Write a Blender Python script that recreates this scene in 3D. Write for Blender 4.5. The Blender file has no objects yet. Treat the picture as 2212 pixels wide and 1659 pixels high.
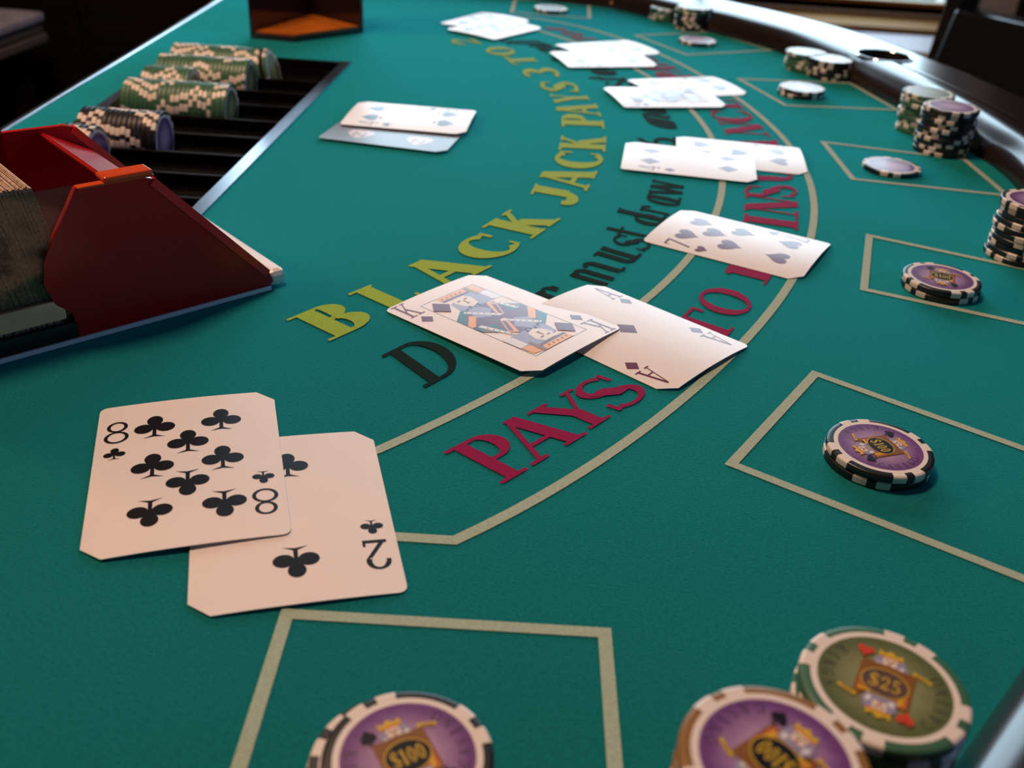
import bpy, bmesh, math, random
from mathutils import Vector, Matrix
random.seed(7)
PI = math.pi
SC = bpy.context.scene
COL = SC.collection

# ------------------------------------------------------------------ camera
FPX, PITCH, ROLL, CAMH = 2146.081, 0.531474, 0.0655496, 0.206749
c_, s_ = math.cos(PITCH), math.sin(PITCH)
FW = Vector((0, c_, -s_)); UP0 = Vector((0, s_, c_)); RT0 = Vector((1, 0, 0))
RT = math.cos(ROLL)*RT0 + math.sin(ROLL)*UP0
UP = -math.sin(ROLL)*RT0 + math.cos(ROLL)*UP0
cd = bpy.data.cameras.new('camera'); cam = bpy.data.objects.new('camera', cd); COL.objects.link(cam)
m = Matrix.Identity(4)
for i in range(3):
    m[i][0] = RT[i]; m[i][1] = UP[i]; m[i][2] = -FW[i]
m[2][3] = CAMH
cam.matrix_world = m
cd.sensor_width = 36; cd.lens = FPX/2212*36; cd.clip_start = .01
cd.dof.use_dof = True; cd.dof.focus_distance = .40; cd.dof.aperture_fstop = 12.5
SC.camera = cam

def G(x, y, z=0.0):                     # the point at height z over the table that the survey of the photograph gives for (x, y)
    d = FW + (x-1106)/FPX*RT - (y-829.5)/FPX*UP
    t = (z-CAMH)/d.z
    p = t*d
    return Vector((p.x, p.y, z))
def G2(x, y): p = G(x, y); return (p.x, p.y)

# ------------------------------------------------------------------ world and lights
W = bpy.data.worlds.new('world'); SC.world = W; W.use_nodes = True
bg = W.node_tree.nodes['Background']; bg.inputs[0].default_value = (.64, .82, 1.0, 1); bg.inputs[1].default_value = 6.9
WY = 3.2                                 # the window wall
WX0, WX1, WZ0, WZ1 = -1.0, 1.24, -.265, 1.45
def area(name, loc, target, sx, sy, power, color, portal=False):
    l = bpy.data.lights.new(name, 'AREA'); l.shape = 'RECTANGLE'; l.size = sx; l.size_y = sy
    l.energy = power; l.color = color
    if portal: l.cycles.is_portal = True
    o = bpy.data.objects.new(name, l); COL.objects.link(o); o.location = loc
    o.rotation_euler = (Vector(target)-Vector(loc)).to_track_quat('-Z', 'Y').to_euler()
    return o
area('window_portal', ((WX0+WX1)/2, WY+.10, (WZ0+WZ1)/2), ((WX0+WX1)/2, 0, (WZ0+WZ1)/2), WX1-WX0, WZ1-WZ0, 1, (1, 1, 1), True)
area('added_window_portal', (2.3, .1, .6), (0, .1, .6), .8, 1.2, 1, (1, 1, 1), True)  # portal for the window added in the right wall
area('ceiling_lamp', (-.45, .62, 1.5), (-.3, .5, 0), .3, .3, 20, (1, .64, .44))
area('side_lamp', (-1.0, .62, .40), (-.15, .62, 0), .1, .1, 2.4, (1, .40, .09))
SC.view_settings.view_transform = 'Standard'; SC.view_settings.look = 'None'
SC.view_settings.gamma = 1; SC.view_settings.use_curve_mapping = False
SC.view_settings.exposure = 0.0

# ------------------------------------------------------------------ materials
MATS = {}
def mat(name, col, rough=.5, spec=.5, metal=0, noise=0, nscale=50, bump=0, bscale=200, sheen=0, coat=0, trans=0, alpha=1, sheen_col=None):
    if name in MATS: return MATS[name]
    M = bpy.data.materials.new(name); M.use_nodes = True; nt = M.node_tree; b = nt.nodes['Principled BSDF']
    b.inputs['Base Color'].default_value = (*col, 1); b.inputs['Roughness'].default_value = rough
    b.inputs['Specular IOR Level'].default_value = spec; b.inputs['Metallic'].default_value = metal
    b.inputs['Sheen Weight'].default_value = sheen; b.inputs['Coat Weight'].default_value = coat
    b.inputs['Sheen Roughness'].default_value = .45
    if sheen_col: b.inputs['Sheen Tint'].default_value = (*sheen_col, 1)
    b.inputs['Transmission Weight'].default_value = trans; b.inputs['Alpha'].default_value = alpha
    if noise or bump:
        tc = nt.nodes.new('ShaderNodeTexCoord')
    if noise:
        n = nt.nodes.new('ShaderNodeTexNoise'); n.inputs['Scale'].default_value = nscale; n.inputs['Detail'].default_value = 4
        nt.links.new(tc.outputs['Object'], n.inputs['Vector'])
        r = nt.nodes.new('ShaderNodeMapRange'); r.inputs[1].default_value = .3; r.inputs[2].default_value = .7
        r.inputs[3].default_value = 1-noise; r.inputs[4].default_value = 1+noise
        nt.links.new(n.outputs['Fac'], r.inputs[0])
        v = nt.nodes.new('ShaderNodeVectorMath'); v.operation = 'SCALE'; v.inputs[0].default_value = col
        nt.links.new(r.outputs[0], v.inputs['Scale']); nt.links.new(v.outputs[0], b.inputs['Base Color'])
    if bump:
        n2 = nt.nodes.new('ShaderNodeTexNoise'); n2.inputs['Scale'].default_value = bscale; n2.inputs['Detail'].default_value = 3
        nt.links.new(tc.outputs['Object'], n2.inputs['Vector'])
        bp = nt.nodes.new('ShaderNodeBump'); bp.inputs['Strength'].default_value = bump; bp.inputs['Distance'].default_value = .0006
        nt.links.new(n2.outputs['Fac'], bp.inputs['Height']); nt.links.new(bp.outputs[0], b.inputs['Normal'])
    MATS[name] = M; return M
def wood(name, c1, c2, scale=8, rough=.45):
    M = bpy.data.materials.new(name); M.use_nodes = True; nt = M.node_tree; b = nt.nodes['Principled BSDF']
    tc = nt.nodes.new('ShaderNodeTexCoord'); mp = nt.nodes.new('ShaderNodeMapping'); mp.inputs['Scale'].default_value = (.4, 6, 6)
    n = nt.nodes.new('ShaderNodeTexNoise'); n.inputs['Scale'].default_value = scale; n.inputs['Detail'].default_value = 6
    cr = nt.nodes.new('ShaderNodeValToRGB'); cr.color_ramp.elements[0].color = (*c1, 1); cr.color_ramp.elements[1].color = (*c2, 1)
    cr.color_ramp.elements[0].position = .35; cr.color_ramp.elements[1].position = .65
    nt.links.new(tc.outputs['Object'], mp.inputs[0]); nt.links.new(mp.outputs[0], n.inputs['Vector'])
    nt.links.new(n.outputs['Fac'], cr.inputs[0]); nt.links.new(cr.outputs[0], b.inputs['Base Color'])
    b.inputs['Roughness'].default_value = rough; b.inputs['Specular IOR Level'].default_value = .2; MATS[name] = M; return M

FELT_PRINT = dict(rough=.9, spec=.1, noise=.12, nscale=900)
felt_m = mat('green_felt', (.007, .139, .140), .95, .04, noise=.22, nscale=900, bump=.5, bscale=1500, sheen=1.0, sheen_col=(.03, .95, 1.0))
beige_m = mat('felt_beige_ink', (.35, .45, .36), sheen=.25, **FELT_PRINT)
yellow_m = mat('felt_yellow_ink', (.27, .42, .035), sheen=.2, **FELT_PRINT)
crimson_m = mat('felt_crimson_ink', (.25, .003, .065), sheen=.1, **FELT_PRINT)
blackink_m = mat('felt_black_ink', (.006, .016, .012), **FELT_PRINT)
card_m = mat('card_stock', (.80, .75, .735), .32, .42, noise=.015, nscale=60)
cardback_m = mat('card_back_grey', (.13, .125, .14), .3, .5, noise=.05, nscale=300)
black_ink = mat('card_black_ink', (.006, .007, .013), .30, .42)
red_ink = mat('card_red_ink', (.13, .004, .035), .30, .42)
pinkish = mat('card_pink_ink', (.62, .45, .43), .3, .5)
blue_line = mat('court_blue_ink', (.03, .05, .16), .3, .6)
gold_ink = mat('court_gold_ink', (.75, .33, .03), .3, .6)
maroon_ink = mat('court_maroon_ink', (.13, .012, .05), .3, .6)
teal_ink = mat('court_teal_ink', (.02, .10, .12), .3, .6)
lav_ink = mat('court_lavender_ink', (.28, .27, .42), .3, .6)
brown_ink = mat('court_brown_ink', (.22, .09, .02), .3, .6)
skin_ink = mat('court_skin_ink', (.75, .62, .52), .3, .6)
white_ink = mat('court_white_ink', (.7, .7, .72), .3, .6)
chip_white = mat('chip_white_plastic', (.74, .68, .63), .4, .5)
chip_black = mat('chip_black_plastic', (.010, .009, .012), .35, .5)
chip_green = mat('chip_green_plastic', (.045, .14, .075), .4, .5)
chip_brown = mat('chip_bronze_plastic', (.26, .13, .035), .3, .6)
chip_purple = mat('chip_purple_plastic', (.10, .02, .10), .4, .5)
chip_gold = mat('chip_gold_ink', (.62, .42, .02), .35, .5)
leather_black = mat('black_vinyl', (.010, .010, .011), .22, .6, bump=.15, bscale=300)
rail_m = mat('black_lacquer', (.020, .013, .012), .17, .7, noise=.2, nscale=6)
black_plastic = mat('black_tray_plastic', (.0015, .0015, .002), .5, .12)
steel = mat('brushed_steel', (.45, .48, .55), .25, .5, 1, noise=.1, nscale=40)
chrome = mat('chrome', (.8, .8, .8), .08, .5, 1)
red_acr = mat('red_acrylic', (.42, .008, .012), .2, .25, noise=.15, nscale=12)
red_edge_glow = mat('edge_glow_red_acrylic', (.75, .010, .015), .2, .5)
amber = mat('lamp_tinted_floor_acrylic', (.50, .13, .012), .3, .5, noise=.3, nscale=25)  # red acrylic floor with the warm lamplight put into its colour
white_plastic = mat('white_plastic', (.78, .70, .66), .35, .5)
smoke_acr = mat('smoked_acrylic', (.025, .012, .014), .1, .6)
tan_card = mat('card_edges', (.46, .33, .25), .7, .2, noise=.45, nscale=700)
wall_m = mat('wall_paint', (.62, .56, .54), .8, .2, noise=.03, nscale=20)
dark_wall = mat('dark_panelling', (.03, .022, .018), .6, .3, noise=.3, nscale=9)
ceil_m = mat('ceiling_paint', (.30, .27, .24), .9, .1, noise=.03, nscale=10)
floor_m = wood('floor_boards', (.07, .035, .016), (.12, .065, .03), 5, .35)
oak = wood('window_oak', (.17, .070, .012), (.27, .12, .025), 6, .7)
dark_oak = wood('window_track', (.20, .13, .08), (.27, .18, .11), 6, .5)
darkwood = wood('dark_sideboard_wood', (.006, .004, .003), (.014, .009, .006), 6, .5)
grey_board = mat('grey_cushion', (.45, .48, .62), .8, .2, noise=.2, nscale=30)
grass_m = mat('lawn', (.040, .052, .034), .9, .1, noise=.35, nscale=3)
foliage_m = mat('far_hedge', (.02, .03, .016), .9, .1, noise=.5, nscale=5)

# ------------------------------------------------------------------ object helpers
def link(name, bm, mats, parent=None, smooth=False, loc=None):
    me = bpy.data.meshes.new(name); bmesh.ops.recalc_face_normals(bm, faces=bm.faces) if smooth != 'keep' else None
    bm.to_mesh(me); bm.free()
    for mm in (mats if isinstance(mats, (list, tuple)) else [mats]): me.materials.append(mm)
    if smooth is True:
        for p in me.polygons: p.use_smooth = True
    o = bpy.data.objects.new(name, me); COL.objects.link(o)
    if parent: o.parent = parent
    if loc: o.location = loc
    return o
def empty(name, loc=(0, 0, 0), rz=0):
    o = bpy.data.objects.new(name, None); COL.objects.link(o); o.location = loc; o.rotation_euler = (0, 0, rz)
    o.empty_display_size = .02
    return o
def tag(o, label, cat=None, group=None):
    o['label'] = label
    if cat: o['category'] = cat
    if group: o['group'] = group
    return o
def struct(o): o['kind'] = 'structure'; return o
def box(bm, x0, y0, z0, x1, y1, z1, mi=0, bev=0):
    vs = [bm.verts.new(p) for p in ((x0,y0,z0),(x1,y0,z0),(x1,y1,z0),(x0,y1,z0),(x0,y0,z1),(x1,y0,z1),(x1,y1,z1),(x0,y1,z1))]
    fs = [bm.faces.new([vs[i] for i in q]) for q in ((3,2,1,0),(4,5,6,7),(0,1,5,4),(1,2,6,5),(2,3,7,6),(3,0,4,7))]
    for f in fs: f.material_index = mi
    if bev:
        bmesh.ops.bevel(bm, geom=list({e for f in fs for e in f.edges}), offset=bev, segments=2, affect='EDGES', profile=.5)
    return fs
def boxes(*args, bev=0):
    bm = bmesh.new()
    for a in args: box(bm, *a, bev=bev)
    return bm
def prism(bm, poly, z0, z1, mi=0):
    a = [bm.verts.new((x, y, z0)) for x, y in poly]; b = [bm.verts.new((x, y, z1)) for x, y in poly]
    n = len(poly)
    fs = [bm.faces.new(a[::-1]), bm.faces.new(b)] + [bm.faces.new((a[i], a[(i+1) % n], b[(i+1) % n], b[i])) for i in range(n)]
    for f in fs: f.material_index = mi
    return fs
def flat(bm, poly, z=0, mi=0):
    f = bm.faces.new([bm.verts.new((x, y, z)) for x, y in poly]); f.material_index = mi
    if f.normal.z < 0: pass
    return f
def cyl(bm, cx, cy, z0, z1, r, n=32, r2=None):
    r2 = r if r2 is None else r2
    a = [bm.verts.new((cx+r*math.cos(2*PI*i/n), cy+r*math.sin(2*PI*i/n), z0)) for i in range(n)]
    b = [bm.verts.new((cx+r2*math.cos(2*PI*i/n), cy+r2*math.sin(2*PI*i/n), z1)) for i in range(n)]
    bm.faces.new(a[::-1]); bm.faces.new(b)
    for i in range(n): bm.faces.new((a[i], a[(i+1) % n], b[(i+1) % n], b[i]))
def apply_boolean(o, cutter_bm):
    me = bpy.data.meshes.new('cut'); bmesh.ops.recalc_face_normals(cutter_bm, faces=cutter_bm.faces); cutter_bm.to_mesh(me); cutter_bm.free()
    c = bpy.data.objects.new('cut', me); COL.objects.link(c)
    md = o.modifiers.new('b', 'BOOLEAN'); md.object = c; md.operation = 'DIFFERENCE'; md.solver = 'EXACT'
    bpy.context.view_layer.update()
    ev = o.evaluated_get(bpy.context.evaluated_depsgraph_get())
    nm = bpy.data.meshes.new_from_object(ev); o.modifiers.clear(); o.data = nm; nm.name = o.name
    bpy.data.objects.remove(c)
ORD = ['first','second','third','fourth','fifth','sixth','seventh','eighth','ninth','tenth','eleventh','twelfth','thirteenth','fourteenth','fifteenth','sixteenth','seventeenth','eighteenth','nineteenth','twentieth']
def ordinal(n):
    if n <= 20: return ORD[n-1]
    return {2: 'twenty', 3: 'thirty', 4: 'forty'}[n//10] + '-' + ORD[n % 10-1] if n % 10 else {3: 'thirtieth', 4: 'fortieth'}[n//10]

# ------------------------------------------------------------------ lettering: glyphs as polygons, height 1
T, t = .19, .07
def rect(x0, y0, x1, y1): return [(x0, y0), (x1, y0), (x1, y1), (x0, y1)]
def dia(x0, y0, x1, y1, w): return [(x0-w/2, y0), (x0+w/2, y0), (x1+w/2, y1), (x1-w/2, y1)]
def ring(cx, cy, rx, ry, a0, a1, T, t, n=20):
    out = []; r = []
    for i in range(n+1):
        a = math.radians(a0+(a1-a0)*i/n)
        r.append(((cx+rx*math.cos(a), cy+ry*math.sin(a)), (cx+(rx-T)*math.cos(a), cy+(ry-t)*math.sin(a))))
    for i in range(n): out.append([r[i][0], r[i+1][0], r[i+1][1], r[i][1]])
    return out
def ser(xc, y, w, h=.06): return rect(xc-w/2, y, xc+w/2, y+h)
def glyph(ch, T=T, t=t):
    S = []
    if ch == 'B':
        S += [rect(.12,0,.12+T,1), ser(.17,0,.34), ser(.17,.94,.34), rect(.2,.93,.42,1), rect(.2,.48,.42,.48+t), rect(.2,0,.42,t)]
        S += ring(.42,.745,.27,.255,-90,90,T,t) + ring(.42,.275,.33,.275,-90,90,T,t); w = .76
    elif ch == 'L': S += [rect(.12,0,.12+T,1), ser(.21,0,.42), ser(.21,.94,.42), rect(.2,0,.68,t), dia(.66,0,.68,.3,.06)]; w = .72
    elif ch == 'A': S += [dia(.68,0,.42,1,T), dia(.12,0,.40,1,t), rect(.2,.3,.6,.3+t), ser(.12,0,.26), ser(.68,0,.34)]; w = .85
    elif ch == 'C': S += ring(.42,.5,.42,.5,48,312,T,t,28) + [rect(.64,.68,.71,.95), rect(.64,.1,.69,.3)]; w = .74
    elif ch == 'K': S += [rect(.12,0,.12+T,1), ser(.2,0,.4), ser(.2,.94,.4), dia(.25,.4,.66,.96,t+.02), dia(.68,0,.42,.6,T), ser(.66,.94,.26), ser(.68,0,.36)]; w = .86
    elif ch == 'J': S += [rect(.3,.25,.3+T,1), ser(.4,.94,.42)] + ring(.25,.25,.24,.25,-180,0,T,t) + [rect(.01,.2,.16,.32)]; w = .62
    elif ch == 'P': S += [rect(.12,0,.12+T,1), ser(.21,0,.42), ser(.17,.94,.34), rect(.2,.93,.42,1), rect(.2,.43,.42,.43+t)] + ring(.42,.715,.3,.285,-90,90,T,t); w = .74
    elif ch == 'Y': S += [rect(.4-T/2,0,.4+T/2,.48), dia(.4,.44,.14,.96,T), dia(.42,.44,.70,.96,t), ser(.4,0,.4), ser(.15,.94,.34), ser(.70,.94,.24)]; w = .85
    elif ch == 'S': S += ring(.31,.735,.28,.265,35,270,T*.62,t) + ring(.31,.265,.30,.265,-150,90,T*.62,t) + [dia(.45,.33,.19,.66,T*1.25), rect(.5,.7,.56,.95), rect(.02,.06,.08,.3)]; w = .62
    elif ch == 'T': S += [rect(.4-T/2,0,.4+T/2,1), ser(.4,0,.4), rect(.02,1-t,.78,1), rect(.02,.74,.08,1), rect(.72,.74,.78,1)]; w = .8
    elif ch == 'O': S += ring(.44,.5,.44,.5,0,360,T,t,36); w = .88
    elif ch == '0': S += ring(.27,.5,.27,.5,0,360,T*.85,t,28); w = .56
    elif ch == 'N': S += [rect(.12,0,.12+t,1), rect(.66,0,.66+t,1), dia(.62,0,.16,1,T), ser(.15,0,.3), ser(.12,.94,.24), ser(.69,.94,.28)]; w = .84
    elif ch == 'I': S += [rect(.2-T/2,0,.2+T/2,1), ser(.2,0,.4), ser(.2,.94,.4)]; w = .4
    elif ch == '1': S += [rect(.2-T/2,0,.2+T/2,1), ser(.2,0,.4), rect(.06,.9,.2,.96), rect(.06,.84,.12,.96)]; w = .4
    elif ch == 'U': S += [rect(.1,.3,.1+T,1), rect(.62,.3,.62+t,1), ser(.19,.94,.36), ser(.65,.94,.26)] + ring(.395,.3,.295,.3,180,360,T*.8,t); w = .78
    elif ch == 'R': S += [rect(.12,0,.12+T,1), ser(.2,0,.4), ser(.17,.94,.34), rect(.2,.93,.42,1), rect(.2,.47,.42,.47+t), dia(.68,0,.42,.5,T), ser(.7,0,.2)] + ring(.42,.735,.27,.265,-90,90,T,t); w = .8
    elif ch == 'E': S += [rect(.12,0,.12+T,1), ser(.2,0,.4), ser(.2,.94,.4), rect(.2,0,.66,t), rect(.2,1-t,.62,1), rect(.2,.47,.5,.47+t), rect(.62,0,.68,.28), rect(.58,.74,.64,1), rect(.46,.38,.51,.64)]; w = .7
    elif ch == 'G': S += ring(.42,.5,.42,.5,48,312,T,t,28) + [rect(.58,.05,.58+T*.8,.42), ser(.66,.4,.3), rect(.64,.7,.7,.95)]; w = .78
    elif ch == 'D': S += [rect(.12,0,.12+T,1), ser(.15,0,.3), ser(.15,.94,.3), rect(.2,.94,.38,1), rect(.2,0,.38,.06)] + ring(.38,.5,.42,.5,-90,90,T,.06,24); w = .82
    elif ch == '3': S += ring(.27,.74,.25,.26,-90,150,T*.75,t) + ring(.27,.27,.28,.27,-150,90,T*.75,t); w = .56
    elif ch == '2': S += ring(.28,.72,.26,.28,-20,170,T*.7,t) + [[(.05,.0),(.16,.0),(.54,.66),(.40,.60)], rect(.05,0,.56,t+.03), rect(.50,0,.56,.22), rect(.02,.66,.12,.76)]; w = .58
    elif ch == '5': S += [rect(.1,.55,.1+t,1), rect(.1,.9,.52,1)] + ring(.27,.32,.29,.32,-150,115,T*.7,t); w = .58
    elif ch == '6': S += ring(.3,.3,.3,.3,0,360,T*.8,t) + ring(.5,.3,.5,.7,100,180,T*.8,t); w = .6
    elif ch == '7': S += [rect(.02,.90,.52,1), dia(.2,0,.49,.95,t*1.9), rect(.02,.76,.07,1)]; w = .55
    elif ch == '8': S += ring(.28,.755,.24,.245,0,360,T*.5,t*.9) + ring(.28,.27,.28,.27,0,360,T*.5,t*.9); w = .56
    elif ch == '4': S += [rect(.36,0,.36+t*1.3,1), rect(.0,.26,.56,.26+t), dia(.04,.28,.40,1,t), ser(.41,0,.26,.05)]; w = .58
    elif ch == 'Q': S += ring(.4,.5,.4,.5,0,360,T,t,30) + [dia(.72,-.1,.4,.25,T)]; w = .8
    elif ch == '$': S += [p for p in glyph('S')[0]] + [rect(.28,-.1,.34,1.1)]; w = .62
    elif ch == "'": S += [dia(.06,.7,.1,1,.1)]; w = .2
    elif ch == 'n': S += [dia(.1,0,.1,.98,T*.9), rect(.0,.9,.15,.98)] + ring(.32,.72,.22,.28,0,140,T*.9,t) + [rect(.54-T*.9,.08,.54,.74), ser(.58,.0,.2,.09)]; w = .68
    elif ch == 'm': S += [rect(.02,0,.02+T*.85,.98)] + ring(.27,.74,.20,.26,0,150,T*.85,t) + [rect(.47-T*.85,0,.47,.76)] + ring(.67,.74,.20,.26,0,150,T*.85,t) + [rect(.87-T*.85,.06,.87,.76), ser(.9,0,.2,.09)]; w = 1.0
    elif ch == 'u': S += [rect(.06,.26,.06+T*.9,1), ser(.08,.92,.2,.08), rect(.5-T*.9,.0,.5,1), ser(.42,.92,.2,.08), ser(.56,0,.2,.08)] + ring(.27,.26,.21,.26,180,330,T*.8,t); w = .66
    elif ch == 's': S += glyph('S')[0]; w = .62
    elif ch == 't': S += [rect(.2,.15,.2+T*.9,1.35), rect(.02,.9,.56,.98)] + ring(.39,.16,.19,.16,180,330,T*.8,t); w = .6
    elif ch == 'd': S += ring(.28,.48,.26,.5,0,360,T*.85,t,24) + [rect(.5-T*.9,0,.5,1.65), ser(.42,1.57,.24,.08), ser(.56,0,.2,.08)]; w = .66
    elif ch == 'a': S += ring(.28,.48,.26,.5,0,360,T*.85,t,24) + [rect(.5-T*.9,0,.5,1.0), ser(.56,0,.2,.08)]; w = .66
    elif ch == 'r': S += [rect(.1,0,.1+T*.9,.98), ser(.12,.9,.24,.08)] + ring(.36,.74,.2,.26,20,150,T*.8,t) + [rect(.42,.68,.58,.88)]; w = .58
    elif ch == 'w': S += [dia(.22,0,.08,1,T*.85), dia(.24,0,.44,.98,t), dia(.58,0,.46,1,T*.85), dia(.6,0,.8,.98,t), ser(.08,.92,.24,.08), ser(.44,.92,.22,.08), ser(.8,.92,.18,.08)]; w = .9
    elif ch == 'e': S += ring(.28,.5,.27,.5,0,320,T*.85,t,24) + [rect(.1,.48,.5,.48+t)]; w = .6
    elif ch == 'l': S += [rect(.1,.0,.1+T*.9,1.65), ser(.1,1.57,.24,.08), ser(.2,0,.3,.08)]; w = .4
    elif ch == 'o': S += ring(.28,.5,.28,.5,0,360,T*.85,t,24); w = .6
    elif ch == ',': S += [rect(.05,-.05,.2,.12), dia(.05,-.3,.15,.0,.08)]; w = .25
    else: w = .3
    return S, w
def put_letters(name, items, m_, parent, z, label=None, T_=None):
    """items: (char, TL, BL, BR) with the three corners of the letter's cell as table points"""
    bm = bmesh.new()
    for ch, TL, BL, BR in items:
        S, w = glyph(ch) if not T_ else glyph(ch, *T_)
        kk = 0
        TL, BL, BR = Vector(TL), Vector(BL), Vector(BR); U = (BR-BL)/w; V = TL-BL
        for poly in S:
            pts = [BL+U*x+V*y for x, y in poly]
            a = sum(pts[i].x*pts[(i+1) % len(pts)].y-pts[(i+1) % len(pts)].x*pts[i].y for i in range(len(pts)))
            if a < 0: pts = pts[::-1]
            flat(bm, [(p.x, p.y) for p in pts], z+kk*4e-6); kk += 1
    o = link(name, bm, m_, parent, 'keep')
    if label: o['label'] = label
    return o
def text_line(s, x, y, h, ang=0, squeeze=1.0, gap=.08, T_=None):
    """letters along a straight line; returns polygons, centred on (x, y)"""
    gl = [glyph(ch, *(T_ or (T, t))) for ch in s]; W_ = sum(g[1] for g in gl)*squeeze+gap*(len(s)-1)
    out = []; cx = -W_/2
    for S, w in gl:
        for p in S: out.append([((cx+a*squeeze)*h, (b-.5)*h) for a, b in p])
        cx += w*squeeze+gap
    ca, sa = math.cos(ang), math.sin(ang)
    return [[(x+ca*a-sa*b, y+sa*a+ca*b) for a, b in p] for p in out]

# ------------------------------------------------------------------ room
def wall_with_hole(name, x0, x1, z0, z1, hx0, hx1, hz0, hz1, y0, y1, m_):
    bm = boxes((x0, y0, z0, hx0, y1, z1), (hx1, y0, z0, x1, y1, z1), (hx0, y0, z0, hx1, y1, hz0), (hx0, y0, hz1, hx1, y1, z1))
    return struct(link(name, bm, m_))
FZ, CZ = -.88, 1.62
XL, XR, YB = -2.4, 2.2, -1.8
wall_with_hole('wall_far', XL-.12, XR+.12, FZ, CZ, WX0, WX1, WZ0, WZ1, WY, WY+.12, wall_m)
struct(link('wall_left', boxes((XL-.12, YB, FZ, XL, WY, CZ)), dark_wall))
struct(link('wall_back', boxes((XL-.12, YB-.12, FZ, XR+.12, YB, CZ)), dark_wall))
# wall_right, with an unseen window added for the rail's blue reflection
bm = boxes((XR, YB, FZ, XR+.12, -.3, CZ), (XR, .5, FZ, XR+.12, WY, CZ), (XR, -.3, FZ, XR+.12, .5, 0), (XR, -.3, 1.2, XR+.12, .5, CZ))
struct(link('wall_right', bm, dark_wall))
w2 = struct(link('window_added', boxes((XR-.02, -.34, -.04, XR+.06, -.28, 1.24), (XR-.02, .48, -.04, XR+.06, .54, 1.24), (XR-.02, -.34, -.04, XR+.06, .54, .02), (XR-.02, -.34, 1.18, XR+.06, .54, 1.24), bev=.004), oak))
tg = bpy.data.materials.new('light_dimming_glass'); tg.use_nodes = True; nt = tg.node_tree; nt.nodes.remove(nt.nodes['Principled BSDF'])  # tint put in to dim the daylight from the added window
tr = nt.nodes.new('ShaderNodeBsdfTransparent'); tr.inputs[0].default_value = (.42, .5, .62, 1); nt.links.new(tr.outputs[0], nt.nodes['Material Output'].inputs[0])
link('window_pane', boxes((XR+.02, -.3, 0, XR+.03, .5, 1.2)), tg, w2)
struct(link('floor', boxes((XL-.12, YB-.12, FZ-.05, XR+.12, WY+.12, FZ)), floor_m))
struct(link('ceiling', boxes((XL-.12, YB-.12, CZ, XR+.12, WY+.12, CZ+.05)), ceil_m))
# window in the far wall: oak frame, sash, track, glass
win = struct(link('window_1', boxes((WX0-.06, WY-.03, WZ0-.115, WX1+.06, WY+.05, WZ0-.055), (WX0-.06, WY-.03, WZ1, WX1+.06, WY+.05, WZ1+.08),
    (WX0-.06, WY-.03, WZ0-.055, WX0, WY+.05, WZ1), (WX1, WY-.03, WZ0-.055, WX1+.07, WY+.05, WZ1), bev=.004), oak))
link('window_track', boxes((WX0, WY-.012, WZ0-.055, WX1, WY+.03, WZ0-.022), bev=.003), dark_oak, win)
link('window_sash', boxes((WX0, WY+.0, WZ0-.022, WX1, WY+.03, WZ0+.012), (WX0, WY, WZ1-.04, WX1, WY+.03, WZ1), bev=.003), oak, win)
for k in range(2): link('window_mullion', boxes((WX0+(WX1-WX0)*(k+1)/3-.015, WY, WZ0+.01, WX0+(WX1-WX0)*(k+1)/3+.015, WY+.03, WZ1-.03), bev=.003), oak, win)
gm = bpy.data.materials.new('window_glass'); gm.use_nodes = True; nt = gm.node_tree; nt.nodes.remove(nt.nodes['Principled BSDF'])
tr = nt.nodes.new('ShaderNodeBsdfTransparent'); gl = nt.nodes.new('ShaderNodeBsdfGlossy'); gl.inputs['Roughness'].default_value = .02
mx = nt.nodes.new('ShaderNodeMixShader'); mx.inputs[0].default_value = .05; tr.inputs[0].default_value = (.94, .97, .96, 1)
nt.links.new(tr.outputs[0], mx.inputs[1]); nt.links.new(gl.outputs[0], mx.inputs[2]); nt.links.new(mx.outputs[0], nt.nodes['Material Output'].inputs[0])
link('window_pane', boxes((WX0, WY+.014, WZ0, WX1, WY+.018, WZ1-.03)), gm, win)
sill = link('window_sill', boxes((WX0-.1, WY-.17, -.335, WX1+.1, WY+.0, -.300), bev=.004), oak, win)
struct(link('trim_1', boxes((-.2, WY-.42, -.36, XR, WY-.17, -.315), bev=.004), mat('white_ledge', (.36, .31, .34), .5, .4)))
struct(link('trim_2', boxes((-.2, WY-.45, -.52, XR, WY-.42, -.318), bev=.004), oak))
struct(link('door_1', boxes((WX1+.20, WY-.04, FZ, XR, WY, 1.2), bev=.004), darkwood))
# outside
g = tag(link('lawn', boxes((-14, WY+.3, -1.25, 14, 26, -1.2)), grass_m), 'green-grey lawn seen through the window glass', 'lawn')
bm = bmesh.new()
for i in range(26):
    bmesh.ops.create_icosphere(bm, subdivisions=2, radius=.9, matrix=Matrix.Translation((-13+i*1.04, 24+random.random()*.8, -.24)) @ Matrix.Diagonal((1, .8, .9, 1)))
for v in bm.verts: v.co += Vector((random.uniform(-.12, .12), random.uniform(-.12, .12), random.uniform(-.12, .12)))
tag(link('hedge', bm, foliage_m), 'low dark hedge beyond the lawn outside the window', 'hedge')['kind'] = 'stuff'

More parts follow.
